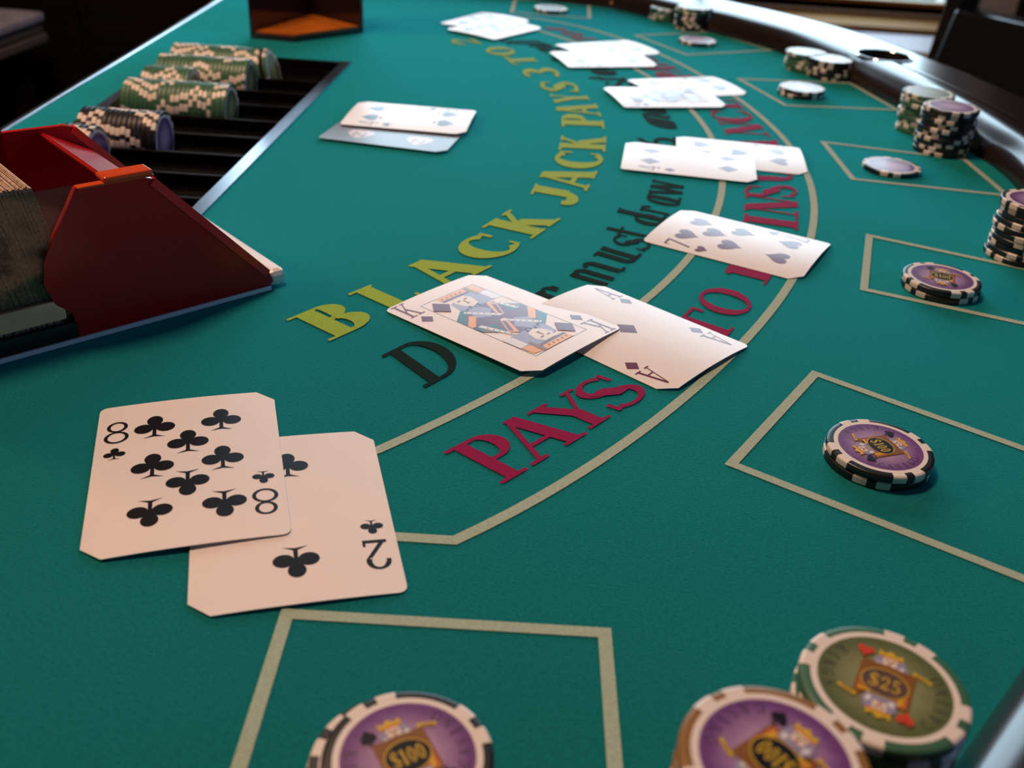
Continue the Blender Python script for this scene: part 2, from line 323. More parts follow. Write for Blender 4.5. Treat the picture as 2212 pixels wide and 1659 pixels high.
# ------------------------------------------------------------------ gaming table
table = tag(empty('gaming_table', (0, .69, FZ)), 'semicircular blackjack table with green printed felt and black padded rail', 'table')
TP = Matrix.Translation((0, -.69, -FZ))
def on_table(o):                         # children keep world coordinates
    o.parent = table; o.matrix_parent_inverse = TP; return o
YM, HB = .69, .575
EDGE_X = -.343
half = [(-.006, .573), (.077, .557), (.103, .536), (.17, .462), (.21, .418), (.2554, .35), (.285, .27), (.300, .215), (.322, .115), (.331, .04)]
def catmull(pts, n=6, closed=False):
    P = [Vector(p) for p in pts]; out = []
    N = len(P); rng = range(N) if closed else range(N-1)
    for i in rng:
        p0, p1, p2, p3 = (P[(i-1) % N], P[i], P[(i+1) % N], P[(i+2) % N]) if closed else (P[max(i-1, 0)], P[i], P[i+1], P[min(i+2, N-1)])
        for k in range(n):
            s = k/n
            out.append(.5*((2*p1)+(-p0+p2)*s+(2*p0-5*p1+4*p2-p3)*s*s+(-p0+3*p1-3*p2+p3)*s**3))
    if not closed: out.append(P[-1])
    return out
hp = [(-.343, .585), (-.2, .585)] + [(a, b) for a, b in half] + [(.334, 0)]
curve = [Vector((a, YM+b)) for a, b in hp] + [Vector((a, YM-b)) for a, b in hp[::-1][1:]]
INNER = catmull(curve, 6)                # from the far dealer corner round to the near dealer corner
bm = bmesh.new()
prism(bm, [(p.x, p.y) for p in INNER][::-1], -.02, 0.0)
felt = on_table(link('felt', bm, felt_m)); felt['label'] = 'green felt playing surface with printed layout'
TRAY = [(-.158, .889), (-.185, .385), (-.3055, .385), (-.312, .885)]   # tray opening in the felt
bmc = bmesh.new(); prism(bmc, TRAY, -.05, .05); apply_boolean(felt, bmc)
felt.data.materials.clear(); felt.data.materials.append(felt_m)
# rail: swept profile (inward distance from the felt edge outward)
prof = [(-.001, -.02), (-.001, .003), (.000, .008), (.003, .0135), (.008, .0175), (.015, .0200), (.023, .0212), (.030, .0214), (.0345, .0206), (.037, .0202), (.040, .0206), (.060, .0206), (.078, .0206), (.085, .0196), (.088, .016), (.089, .010), (.089, -.05), (.001, -.05)]
bm = bmesh.new(); rows = []
for i, p in enumerate(INNER):
    a = INNER[max(i-1, 0)]; b = INNER[min(i+1, len(INNER)-1)]; tn = (b-a).normalized(); n = Vector((-tn.y, tn.x))
    if i in (0, len(INNER)-1): n = Vector((0, 1 if i == 0 else -1))
    rows.append([bm.verts.new((p.x+n.x*d, p.y+n.y*d, z)) for d, z in prof])
for i in range(len(rows)-1):
    for j in range(len(prof)):
        bm.faces.new((rows[i][j], rows[i+1][j], rows[i+1][(j+1) % len(prof)], rows[i][(j+1) % len(prof)]))
bm.faces.new(rows[0]); bm.faces.new(rows[-1][::-1])
rail = on_table(link('rail', bm, rail_m)); rail['label'] = 'glossy black armrest rail curving around the felt'
CUP = tuple(G(1911, 121, .0206).xy)
bmc = bmesh.new(); cyl(bmc, CUP[0], CUP[1], -.045, .06, .0245, 40); apply_boolean(rail, bmc)
for p in rail.data.polygons: p.use_smooth = abs(p.normal.z) < .9995 and len(p.vertices) == 4
bm = bmesh.new()
n = 40
prc = [(.0262, .034), (.0262, .001), (.0, .001), ]
def lathe(bm, pr, n=40, cx=0, cy=0):
    rr = [[bm.verts.new((cx+r*math.cos(2*PI*i/n), cy+r*math.sin(2*PI*i/n), z)) for i in range(n)] for r, z in pr]
    for a, b in zip(rr, rr[1:]):
        for i in range(n): bm.faces.new((a[i], a[(i+1) % n], b[(i+1) % n], b[i]))
    return rr
rr = lathe(bm, [(.0252, .0207), (.0246, .0211), (.0238, .0203), (.0238, -.038), (.023, -.041), (.001, -.041)], 40, *CUP)
cup = on_table(link('cup_holder', bm, black_plastic, None, True)); cup['label'] = 'round recessed cup holder in the rail'
bm = bmesh.new(); lathe(bm, [(.0240, .0208), (.0246, .0217), (.0258, .0217), (.0263, .0205)], 40, *CUP)
cr_ = link('cup_rim', bm, chrome, cup, True); cr_['label'] = 'thin chrome rim'
# steel trim on the dealer's edge, apron and pedestals
on_table(link('edge_trim', boxes((EDGE_X-.005, YM-.585, -.03, EDGE_X, YM+.585, .0012), bev=.001), steel))['label'] = 'thin bright metal strip along the dealer edge'
bm = bmesh.new(); prism(bm, [(p.x*.9-.01, YM+(p.y-YM)*.95) for p in INNER][::-1], -.13, -.052); on_table(link('apron', bm, darkwood))
for s in (-1, 1):
    on_table(link('leg', boxes((-.06, YM+s*.33-.05, FZ+.04, .06, YM+s*.33+.05, -.131), (-.24, YM+s*.33-.04, FZ, .24, YM+s*.33+.04, FZ+.04), bev=.004), darkwood))

# --- printed lines
def stripe(name, pts, w, label=None, closed=False, m_=beige_m, z=.0003):
    P = [Vector(p) for p in pts]; N = len(P); L = []; R = []
    for i in range(N):
        a = P[(i-1) % N] if closed or i else P[i]; b = P[(i+1) % N] if closed or i < N-1 else P[i]
        d1 = (P[i]-a).normalized() if (P[i]-a).length > 0 else (b-P[i]).normalized()
        d2 = (b-P[i]).normalized() if (b-P[i]).length > 0 else d1
        n1 = Vector((-d1.y, d1.x)); n2 = Vector((-d2.y, d2.x)); mm = (n1+n2).normalized(); k = w/2/max(.35, mm.dot(n1))
        L.append(P[i]+mm*k); R.append(P[i]-mm*k)
    bm = bmesh.new(); vl = [bm.verts.new((p.x, p.y, z)) for p in L]; vr = [bm.verts.new((p.x, p.y, z)) for p in R]
    for i in range(N if closed else N-1):
        j = (i+1) % N; bm.faces.new((vr[i], vr[j], vl[j], vl[i]))
    bmesh.ops.recalc_face_normals(bm, faces=bm.faces)
    o = link(name, bm, m_, felt, 'keep')
    if label: o['label'] = label
    return o
outer_px = [(985,1172),(1123.3,1097.4),(1252.7,1015),(1417,902),(1523,820),(1614,744),(1672.4,663.8),(1716.9,602),(1751.5,510.6),(1757.6,468.6),(1751.5,424),(1737.9,382),(1700.8,313),(1671.8,273.3),(1632,237),(1594,212),(1512.7,163),(1458.5,134),(1413.3,114),(1302,70),(1250,58),(1202,47),(1160,40),(1129,38)]
inner_px = [(818.6,973),(900,935),(1017.6,876),(1130,822),(1400,649),(1443.5,598.7),(1490.5,551.6),(1548.8,456),(1556,431.5),(1562.4,399.4),(1536,296.9),(1512.7,264),(1492.8,237),(1402,167),(1366.7,145.8),(1237.4,90.5),(1166.9,68.2)]
import numpy as np
def smooth(px, deg):
    c0 = Vector((-.30, .70)); P = [Vector(G2(*p))-c0 for p in px]
    th = np.array([math.atan2(v.y, v.x) for v in P]); r = np.array([v.length for v in P])
    co = np.polyfit(th, r, deg); out = []
    for q in np.linspace(th[0], th[-1], 90):
        rr_ = float(np.polyval(co, q)); out.append(c0+Vector((rr_*math.cos(q), rr_*math.sin(q))))
    return out
O = smooth(outer_px, 6); I = smooth(inner_px, 6)
I = [Vector((-.078, .2735))] + I + [Vector((-.055, 1.100))]
ring_pts = O + [Vector((-.062, 1.135))] + I[::-1] + [Vector((-.078, .2495))]
stripe('insurance_band_outline', ring_pts, .0043, 'pale beige curved band outline around the crimson lettering', closed=True)
LW = .0040
b1 = [G2(620,1327), G2(1306,1368)]
def completes(a, b, depth, flip=1):
    a, b = Vector(a), Vector(b); d = (b-a).normalized(); n = Vector((d.y, -d.x))*flip
    return [a, b, b+n*depth, a+n*depth]
bxs = [(completes(*b1, .105), 'nearest player'),
       ([G2(1760.5,808), G2(1580,1003), G2(2300,1286), G2(2490,1070)], 'second player from the camera'),
       ([G2(1877.6,509.7), G2(1866,625.7), G2(2330,725), G2(2330,606)], 'third player from the camera'),
       ([G2(1778,307.6), G2(1842.4,387.3), G2(2175.5,423), G2(2083,345)], 'middle player'),
       ([G2(1596,171), G2(1697,228), G2(1936.8,238), G2(1836.8,179.9)], 'third player from the far end'),
       ([G2(1373.5,77), G2(1483.8,118.8), G2(1666.4,108.8), G2(1536,69)], 'second player from the far end'),
       ([G2(1105,27), G2(1273,40), (.062, 1.262), (-.026, 1.262)], 'farthest player')]
for P, who in bxs: stripe('betting_box', P, LW, 'pale beige betting box outline for the '+who, closed=True)
# --- lettering
def px3(ch, a, b, c): return (ch, G2(*a), G2(*b), G2(*c))
def apex(ch, top, bl, br):               # letters whose top point was read in the middle: shift to a cell corner
    A, B, C_ = Vector(G2(*top)), Vector(G2(*bl)), Vector(G2(*br)); return (ch, A-(C_-B)/2, B, C_)
ZP = .0004
put_letters('lettering', [px3('B',(617.4,691.8),(712.8,738.1),(819.9,690.4)), px3('L',(750.4,636.8),(850,682),(932,645)), apex('A',(896,569),(965,626),(1064,576)),
    px3('C',(962.2,543.4),(1069.2,569.4),(1138.7,526)), px3('K',(1039.7,492.2),(1149.7,516.8),(1212,473.4))], yellow_m, felt, ZP, 'yellow-green printed word BLACK', (.26, .10))
put_letters('lettering', [px3('J',(1139.8,430.3),(1243.5,449),(1257,415)), apex('A',(1168.8,377.3),(1267.6,413.4),(1291.7,371.2)), px3('C',(1190.5,360.5),(1297,369),(1306.2,333)),
    px3('K',(1206.1,324.2),(1307.4,329),(1309.8,296.5))], yellow_m, felt, ZP, 'yellow-green printed word JACK', (.26, .10))
put_letters('lettering', [px3('P',(1213.4,274.8),(1306.2,278.4),(1301,249)), apex('A',(1201.3,236.2),(1299,251.9),(1287.9,225.4)), px3('Y',(1199,223),(1278,221),(1262.8,201.7)),
    px3('S',(1173.6,198.4),(1256.8,201.3),(1241.1,178.4))], yellow_m, felt, ZP, 'yellow-green printed word PAYS', (.26, .10))
put_letters('lettering', [px3('3',(1136,170.5),(1215,168.7),(1199,147))], yellow_m, felt, ZP, 'yellow-green printed figure 3', (.26, .10))
put_letters('lettering', [px3('T',(1108.5,140.5),(1168.8,139),(1144.7,121)), px3('O',(1061,121.7),(1121,119.3),(1100,101.2))], yellow_m, felt, ZP, 'yellow-green printed word TO', (.26, .10))
put_letters('lettering', [px3('2',(988,99),(1043,97),(1020,84))], yellow_m, felt, ZP, 'yellow-green printed figure 2', (.26, .10))
bl = G2(918.2,839.3)
put_letters('lettering', [px3('D',(822.8,769.9),(918.2,839.3),(1016.6,785.8)), px3('e',(975,712),(1050,742),(1095,716)), px3('a',(1010,690),(1100,718),(1140,697)), px3('l',(1062,697),(1142,713),(1163,701)),
    px3('e',(1098,674),(1180,697),(1215,676)), px3('r',(1147,640),(1226,668),(1262,642))], blackink_m, felt, ZP, 'black printed word Dealer, mostly under the king', (.17, .08))
put_letters('lettering', [px3('m',(1226.6,596.8),(1306.1,620.3),(1353.1,580.6)), px3('u',(1280.8,551.6),(1360.4,575.2),(1387.5,549.8)), px3('s',(1317,526.3),(1396.5,546.2),(1411,522.7)),
    px3('t',(1330,507),(1403.7,522.7),(1414.6,504.6))], blackink_m, felt, ZP, 'black printed word must', (.19, .1))
put_letters('lettering', [px3('d',(1362,480),(1423.6,493.8),(1440,467)), px3('r',(1380,455),(1443.5,468.5),(1449,455.8)), px3('a',(1391,436),(1463.4,450.4),(1472.4,428.7)),
    px3('w',(1400,417.9),(1472.4,425),(1479.7,394.4))], blackink_m, felt, ZP, 'black printed word draw', (.19, .1))
put_letters('lettering', [px3('t',(1410,378),(1480,386),(1481,370)), px3('o',(1412,360),(1482,366),(1480,348))], blackink_m, felt, ZP, 'black printed word to, hidden under cards', (.19, .1))
put_letters('lettering', [px3('1',(1380,335),(1478,342),(1476,328)), px3('6',(1377,314),(1468,324),(1462,301)), px3(',',(1380,300),(1466,305),(1460,297))], blackink_m, felt, ZP, 'black printed figures 16 with a comma', (.19, .1))
put_letters('lettering', [px3('a',(1400.6,271.5),(1465.7,283.3),(1456.7,264.3)), px3('n',(1391.6,257),(1456.7,267.9),(1445.8,249.8)), px3('d',(1386,242.6),(1444,249.8),(1435,235.4))], blackink_m, felt, ZP, 'black printed word and', (.22, .12))
put_letters('lettering', [px3('s',(1315,189),(1372,187),(1358,174)), px3('t',(1298,175),(1358,178),(1347,167)), px3('a',(1282,162),(1336,165),(1326,152)), px3('n',(1262,150),(1320,151),(1300,139)), px3('d',(1240,138),(1298,139),(1280,127))], blackink_m, felt, ZP, 'black printed word stand', (.24, .14))
put_letters('lettering', [px3('o',(1196,120),(1245,121),(1230,113)), px3('n',(1172,113),(1225,114),(1205,104))], blackink_m, felt, ZP, 'black printed word on', (.22, .12))
put_letters('lettering', [px3('a',(1150,104),(1200,104),(1186,96)), px3('l',(1132,97),(1184,97),(1176,92)), px3('l',(1120,92),(1172,92),(1162,87))], blackink_m, felt, ZP, 'black printed word all', (.22, .12))
put_letters('lettering', [px3('P',(957.6,978.7),(1085.7,1046.8),(1182,991.6)), apex('A',(1097.5,908.1),(1152,1007),(1269,938)), px3('Y',(1138.6,894),(1252,943),(1347,884)),
    px3('S',(1218.6,852),(1343.2,894),(1413.7,844.7))], crimson_m, felt, ZP, 'large crimson printed word PAYS nearest the camera')
put_letters('lettering', [px3('2',(1345,775),(1465,818),(1520,775))], crimson_m, felt, ZP, 'crimson printed figure 2 under the ace')
put_letters('lettering', [px3('T',(1442.6,715.7),(1548.8,752.8),(1598.3,696)), px3('O',(1495.7,661.3),(1606.9,693.5),(1634.1,642.8))], crimson_m, felt, ZP, 'crimson printed word TO between the ace and the seven')
put_letters('lettering', [px3('1',(1558.7,593.4),(1652.6,616.9),(1674,587.5))], crimson_m, felt, ZP, 'crimson printed figure 1 beside the seven of hearts')
put_letters('lettering', [px3('I',(1604.4,482.2),(1723,498.3),(1724.3,477.3)), px3('N',(1606.9,455),(1724.3,473.6),(1723,432)), px3('S',(1606.9,427),(1723,428.5),(1720.6,402)),
    px3('U',(1604,393),(1716.9,396.9),(1710,366)), px3('R',(1594,357),(1704,362),(1697,336)), px3('A',(1578,328),(1696,337),(1676,303)), px3('N',(1570.6,291),(1665,297),(1639,266)),
    px3('C',(1550.7,265.3),(1638,265.3),(1612,239)), px3('E',(1530,237),(1609,237.2),(1585,215.5))], crimson_m, felt, ZP, 'crimson printed word INSURANCE', (.24, .05))
put_letters('lettering', [px3('P',(1428,171),(1505,171),(1481,156)), px3('A',(1405,156),(1474,157),(1455,143)), px3('Y',(1385,144),(1450,145),(1430,134)), px3('S',(1365,133),(1428,134),(1410,123))], crimson_m, felt, ZP, 'small crimson printed word PAYS near the far end', (.24, .09))
put_letters('lettering', [px3('2',(1290,104),(1345,105),(1325,94))], crimson_m, felt, ZP, 'crimson printed figure 2 near the far end')
put_letters('lettering', [px3('T',(1248,89),(1296,90),(1278,80)), px3('O',(1222,79),(1268,80),(1250,70))], crimson_m, felt, ZP, 'crimson printed word TO near the far end', (.24, .09))
put_letters('lettering', [px3('1',(1184,65.5),(1228,68),(1216,61))], crimson_m, felt, ZP, 'crimson printed figure 1 near the far end', (.24, .09))

# ------------------------------------------------------------------ playing cards
CW, CHH = .0635, .0889
def ell(cx, cy, rx, ry, n=20): return [(cx+rx*math.cos(2*PI*i/n), cy+ry*math.sin(2*PI*i/n)) for i in range(n)]
def suit_polys(s):                       # unit box about 1 wide, 1.1 high, centred
    if s == 'diamond': return [[(0, -.55), (.46, 0), (0, .55), (-.46, 0)]]
    if s == 'heart':
        pts = []
        for i in range(32):
            a = 2*PI*i/32; pts.append((.5*(16*math.sin(a)**3)/16, .5*(13*math.cos(a)-5*math.cos(2*a)-2*math.cos(3*a)-math.cos(4*a))/15+.04))
        return [pts]
    if s == 'club':
        return [ell(0, .27, .20, .23), ell(-.27, -.07, .235, .215), ell(.27, -.07, .235, .215), [(-.12, .1), (-.12, -.12), (.12, -.12), (.12, .1)],
                [(-.28, -.52), (-.05, -.40), (-.045, 0), (.045, 0), (.05, -.40), (.28, -.52), (0, -.47)]]
    pts = []
    for i in range(32):
        a = 2*PI*i/32; pts.append((.48*(16*math.sin(a)**3)/16, -.44*(13*math.cos(a)-5*math.cos(2*a)-2*math.cos(3*a)-math.cos(4*a))/15+.06))
    return [pts, [(-.25, -.52), (-.04, -.40), (-.04, 0), (.04, 0), (.04, -.40), (.25, -.52)]]
def xf(polys, x, y, s, rot=0, sy=None):
    sy = s if sy is None else sy
    k = -1 if rot else 1
    return [[(x+k*a*s, y+k*b*sy) for a, b in p] for p in polys]
class Card:
    def __init__(self, pose, bow, tx, ty, z0):
        self.x, self.y, self.a = pose; self.bow, self.tx, self.ty, self.z0 = bow, tx, ty, z0
    def z(self, X, Y): return self.bow*(1-(2*X/CW)**2)+self.tx*(X+CW/2)+self.ty*(Y+CHH/2)+self.z0
    def bend(self, bm, off):
        for k in range(-7, 8):
            bmesh.ops.bisect_plane(bm, geom=bm.verts[:]+bm.edges[:]+bm.faces[:], plane_co=(k*.004, 0, 0), plane_no=(1, 0, 0), dist=1e-7)
        for v in bm.verts: v.co.z += self.z(v.co.x, v.co.y)+off
    def decal(self, name, groups, layer=0, label=None):
        """groups: list of (polys, material)"""
        bm = bmesh.new(); ms = []
        for gi, (polys, m_) in enumerate(groups):
            if m_ not in ms: ms.append(m_)
            for pi_, p in enumerate(polys):
                a = sum(p[i][0]*p[(i+1) % len(p)][1]-p[(i+1) % len(p)][0]*p[i][1] for i in range(len(p)))
                flat(bm, p if a > 0 else p[::-1], gi*3e-6+(pi_ % 12)*1.0e-6, ms.index(m_))
        bmesh.ops.triangulate(bm, faces=bm.faces[:])
        self.bend(bm, .00005+layer*.000005)
        o = link(name, bm, ms, self.root, 'keep')
        if label: o['label'] = label
        return o
def card_outline():
    w, h, c, r = CW/2, CHH/2, .0064, .0028
    def arc(cx, cy, a0): return [(cx+r*math.cos(math.radians(a0+i*30)), cy+r*math.sin(math.radians(a0+i*30))) for i in range(4)]
    return arc(w-r, -h+r, -90) + [(w, h-c), (w-c, h)] + arc(-w+r, h-r, 90) + [(-w, -h+c), (-w+c, -h)]
ROW = {'2': [(0, 26), (0, -26)], '4': [(-11.7, 26), (11.7, 26), (-11.7, -26), (11.7, -26)], '5': [(-11.7, 26), (11.7, 26), (-11.7, -26), (11.7, -26), (0, 0)],
       '6': [(-11.7, 26), (11.7, 26), (-11.7, 1), (11.7, 1), (-11.7, -26), (11.7, -26)],
       '7': [(-11.7, 26), (11.7, 26), (-11.7, 1), (11.7, 1), (-11.7, -26), (11.7, -26), (0, 14)],
       '8': [(-11.7, 27), (11.7, 27), (-11.7, 2), (11.7, 2), (-11.7, -25), (11.7, -25), (0, 14.7), (0, -11)],
       '9': [(-11.7, 28), (11.7, 28), (-11.7, 9), (11.7, 9), (-11.7, -9), (11.7, -9), (-11.7, -28), (11.7, -28), (0, 0)]}
SUITNAME = {'club': 'clubs', 'spade': 'spades', 'heart': 'hearts', 'diamond': 'diamonds'}
def court(cd_, ink, suit):
    fr = []
    x, y, w = .0180, .0350, .0003
    for p in (rect(-x, -y, x, -y+w), rect(-x, y-w, x, y), rect(-x, -y, -x+w, y), rect(x-w, -y, x, y)): fr.append(p)
    cd_.decal('picture_frame_line', [(fr, blue_line)], 0)
    mm = .001
    H = []                                # the upper half; the lower is the same turned round
    def A(m_, *pts): H.append(([[(a*mm, b*mm) for a, b in pts]], m_))
    A(lav_ink, (-9, 16), (13, 16), (17.3, 22), (17.3, 30), (8, 30), (-7, 26))            # hair and beard block
    A(skin_ink, (-5, 25), (-3.5, 20), (0, 17.5), (4.5, 19), (6, 25), (4, 29), (-3, 29))
    A(gold_ink, (-8.5, 34.7), (-7.5, 30), (8, 30), (11, 34.7))                           # crown
    A(maroon_ink, (-8, 31), (-7.6, 29.2), (9, 29.2), (10, 31))
    A(brown_ink, (9.5, 34.5), (9.8, 25), (12, 25), (12, 34.5))
    A(gold_ink, (12.3, 34), (12.3, 27), (16.9, 26), (16.9, 33))
    A(white_ink, (12.4, 26), (12.4, 17), (17.6, 15), (17.6, 26))
    A(teal_ink, (-17.6, 12), (-9, 18), (-6, 16), (-17.6, 6))
    A(maroon_ink, (-17.6, 6), (-7, 15.5), (6, 16), (17.6, 3), (17.6, -2), (-17.6, -2))
    A(gold_ink, (-17.6, 5), (-10, 11.5), (-8, 9), (-17.6, 0))
    A(lav_ink, (-7, 15), (-1, 17), (3, 10), (-3, 4), (-9, 8))
    A(gold_ink, (6, 15.5), (9.5, 12), (3, 1), (-.5, 1))
    A(maroon_ink, (7, 13), (8.5, 11.5), (3.5, 3), (1.5, 3))
    A(teal_ink, (10, 12), (17.6, 4), (17.6, -1), (8, 2))
    A(brown_ink, (12, 9), (17, 4), (17, 2.5), (10, 6))
    A(white_ink, (-10, 15), (-8.5, 16), (3.5, 2.0), (1.5, 1.0))                            # beaded band
    A(white_ink, (8.5, 16), (10.5, 15), (15.5, -1), (13, -1))
    for k in range(6):
        f_ = k/6; cx, cy = -8.6+f_*11, 14.6-f_*12.4
        A(blue_line, (cx-.5, cy), (cx, cy-.6), (cx+.5, cy), (cx, cy+.6))
    for k in range(5):
        f_ = k/5; cx, cy = 9.8+f_*4.4, 14.0-f_*13.6
        A(blue_line, (cx-.5, cy), (cx, cy-.6), (cx+.5, cy), (cx, cy+.6))
    for ex in (-1.8, 2.4): A(blue_line, (ex-1.1, 25.2), (ex+1.1, 25.2), (ex+.9, 26), (ex-.9, 26))
    A(maroon_ink, (-.6, 21), (1.4, 21), (1.2, 21.6), (-.4, 21.6))
    A(brown_ink, (.1, 22), (.9, 22), (.6, 25), (.2, 25))
    for k in range(5): A(brown_ink, (-6.6+3*k, 32), (-5.4+3*k, 32), (-6+3*k, 33.4))
    for k in range(4): A(blue_line, (-6+2.6*k, 17.2+.9*(k % 2)), (-4.4+2.6*k, 17.2+.9*(k % 2)), (-5.2+2.6*k, 15.6))
    gr = []
    for P, m_ in H: gr.append((P, m_))
    for P, m_ in H: gr.append(([[(-a, -b) for a, b in p] for p in P], m_))
    cd_.decal('picture', gr, 1, 'double-headed court figure in gold, maroon and blue')
    for r_ in (0, 1):
        k = -1 if r_ else 1
        cd_.decal('pip', [(xf(suit_polys(suit), -k*.0125, k*.0265, .0112, r_, .0112), ink)], 48)
def make_card(rank, suit, pose, bow, label, tx=0, ty=0, z0=.0003, group=None, back=False):
    cc = Card(pose, bow, tx, ty, z0); bm = bmesh.new(); prism(bm, card_outline(), -.0003, 0)
    if back:
        for f in bm.faces: f.material_index = 1 if f.calc_center_median().z > -.0001 and abs(f.normal.z) > .9 else 0
    bm.normal_update()
    if back:
        for f in bm.faces: f.material_index = 1 if f.normal.z > .5 else 0
    cc.bend(bm, .0003)
    root = link('playing_card', bm, [card_m, cardback_m])
    cc.root = root; cc.z0 += .0003
    root.location = (pose[0], pose[1], 0); root.rotation_euler = (0, 0, pose[2])
    tag(root, label, 'playing card', group)
    ink = red_ink if suit in ('heart', 'diamond') else black_ink
    if back:
        for yy in (-.021, .021):
            sh = [(-.0085, .008), (-.003, .0098), (0, .0085), (.003, .0098), (.0085, .008), (.009, .001), (.005, -.006), (0, -.0105), (-.005, -.006), (-.009, .001)]
            k = 1
            sh2 = [(x_*1.0+(-.013), y_+yy) for x_, y_ in [(b, a) for a, b in sh]]
            cc.decal('badge', [([sh2], pinkish), ([[(-.013+a, yy+b) for a, b in q] for q in (rect(-.006, -.004, .004, -.0025), rect(-.006, .0028, .004, .0043), dia(-.005, -.004, .003, .004, .002))], cardback_m)], 0, 'pale shield badge with dark strokes')
        return root
    IX = .0248; iy, sy_, hh = (.0262, .0125, .0142)
    if rank in 'KQJ': iy, sy_ = .0362, .0235
    if rank == 'A': iy, sy_ = .032, .0202
    corners = [(-1, 0), (1, 1)] + ([(1, 0), (-1, 1)] if rank == 'A' else [])
    for sx, rot in corners:
        k = -1 if rot else 1
        P = text_line(rank, 0, 0, hh, 0, 1, .02, (.17, .075) if rank in '82' else (.13, .06))
        P = [[(a*{'8': 1.08, '2': 1.05, 'K': .72, 'Q': .72, 'A': .72, '7': .95}.get(rank, 1), b) for a, b in p] for p in P]
        P = xf(P, sx*IX, k*iy, 1, rot)
        cc.decal('index', [(P+xf(suit_polys(suit), sx*IX, k*sy_, .0074, rot, .0070), ink)])
    if rank in 'KQJ': court(cc, ink, suit)
    elif rank == 'A': cc.decal('pip', [(xf(suit_polys(suit), 0, .001, .0110, 0, .0105), ink)])
    else:
        for px_, py_ in ROW[rank]:
            sz = .0142 if suit in ('club', 'spade') else (.0136 if suit == 'heart' else .0124)
            cc.decal('pip', [(xf(suit_polys(suit), px_*mm_, py_*mm_, sz, py_ < 0), ink)])
    return root
mm_ = .001
def pose_from(tl, tr, br, bl_, landscape, flip=0):
    """mean pose of a card from its corner points read off the table plane (tl,tr,br,bl as it lies in view); None where hidden"""
    P = [Vector(G2(*q)) if q else None for q in (tl, tr, br, bl_)]
    L, S = (CHH, CW) if landscape else (CW, CHH)
    best = None
    loc = [(-L/2, S/2), (L/2, S/2), (L/2, -S/2), (-L/2, -S/2)]
    us = [(p, Vector(l)) for p, l in zip(P, loc) if p is not None]
    mp = sum((u[0] for u in us), Vector((0, 0)))/len(us); ml = sum((u[1] for u in us), Vector((0, 0)))/len(us)
    c = s = 0
    for p, l in us:
        a, b = p-mp, l-ml; c += b.dot(a); s += b.x*a.y-b.y*a.x
    ang = math.atan2(s, c)
    ctr = mp-Vector((math.cos(ang)*ml.x-math.sin(ang)*ml.y, math.sin(ang)*ml.x+math.cos(ang)*ml.y))
    if landscape: ang += PI/2
    return (ctr.x, ctr.y, ang+flip*PI)
make_card('2', 'club', (-.0696, .2581, .2783), .0008, 'two of clubs, partly covered by the eight of clubs, near the camera')
make_card('8', 'club', (-.1102, .2788, .3007), .0009, 'eight of clubs lying on the two of clubs', tx=.022, z0=.0003)
make_card('A', 'diamond', (.0514, .4033, -.7078+PI/2), .0018, 'bowed ace of diamonds tucked under the king of diamonds')
make_card('K', 'diamond', (-.0064, .4067, .8911), .0009, 'king of diamonds lying over a corner of the ace', ty=-.026, z0=.0003+.026*CHH)
make_card('7', 'heart', (.1208, .5249-.002, -.4907+PI/2), .0020, 'seven of hearts lying alone, strongly bowed')
make_card('5', 'heart', pose_from((1462,295.6), (1726.6,319.8), (1743,381), None, True), .0016, 'pale heart card under the four of diamonds')
make_card('4', 'diamond', (.1099, .6624, -.125+PI/2), .0012, 'four of diamonds lying over another card in front of the middle box', ty=0, z0=.0014)
make_card('4', 'spade', pose_from((1353,175), (1545,166), (1606,204), None, True), .0016, 'card tucked behind the court card in the third hand from the far end')
make_card('Q', 'heart', pose_from((1301,193), None, (1568,236), (1350,237), True), .0010, 'blurred court card in the third hand from the far end', z0=.0016)
make_card('6', 'club', pose_from((1195,99), (1366.7,88), (1414,115), None, True), .0014, 'card with a row of three black pips, second hand from the far end')
make_card('4', 'spade', pose_from((1178.6,116.4), (1384,118), (1406,143), (1232.7,149), True), .0010, 'front card of the second hand from the far end, two black pips showing', z0=.0015)
make_card('7', 'spade', pose_from((1060,26), (1129,45), None, (944.7,55), False), .0014, 'rear card of the farthest hand, mostly covered')
make_card('9', 'spade', pose_from(None, (1165.7,64.7), (1067,88.9), (969.4,67), False), .0010, 'front card of the farthest hand, many black pips', z0=.0015)
make_card('4', 'spade', pose_from((780,231.5), (1030.4,249.3), (1003,296), (732.7,272.7), True), .0012, 'dealer up card, four of spades, lying on the grey face-down card', z0=.0026)
make_card('4', 'spade', pose_from(None, (1009,281), (961,336), (688,303), True), .0004, 'dealer hole card, face down, grey back with two pale badges', tx=-.022, z0=.0016, back=True)

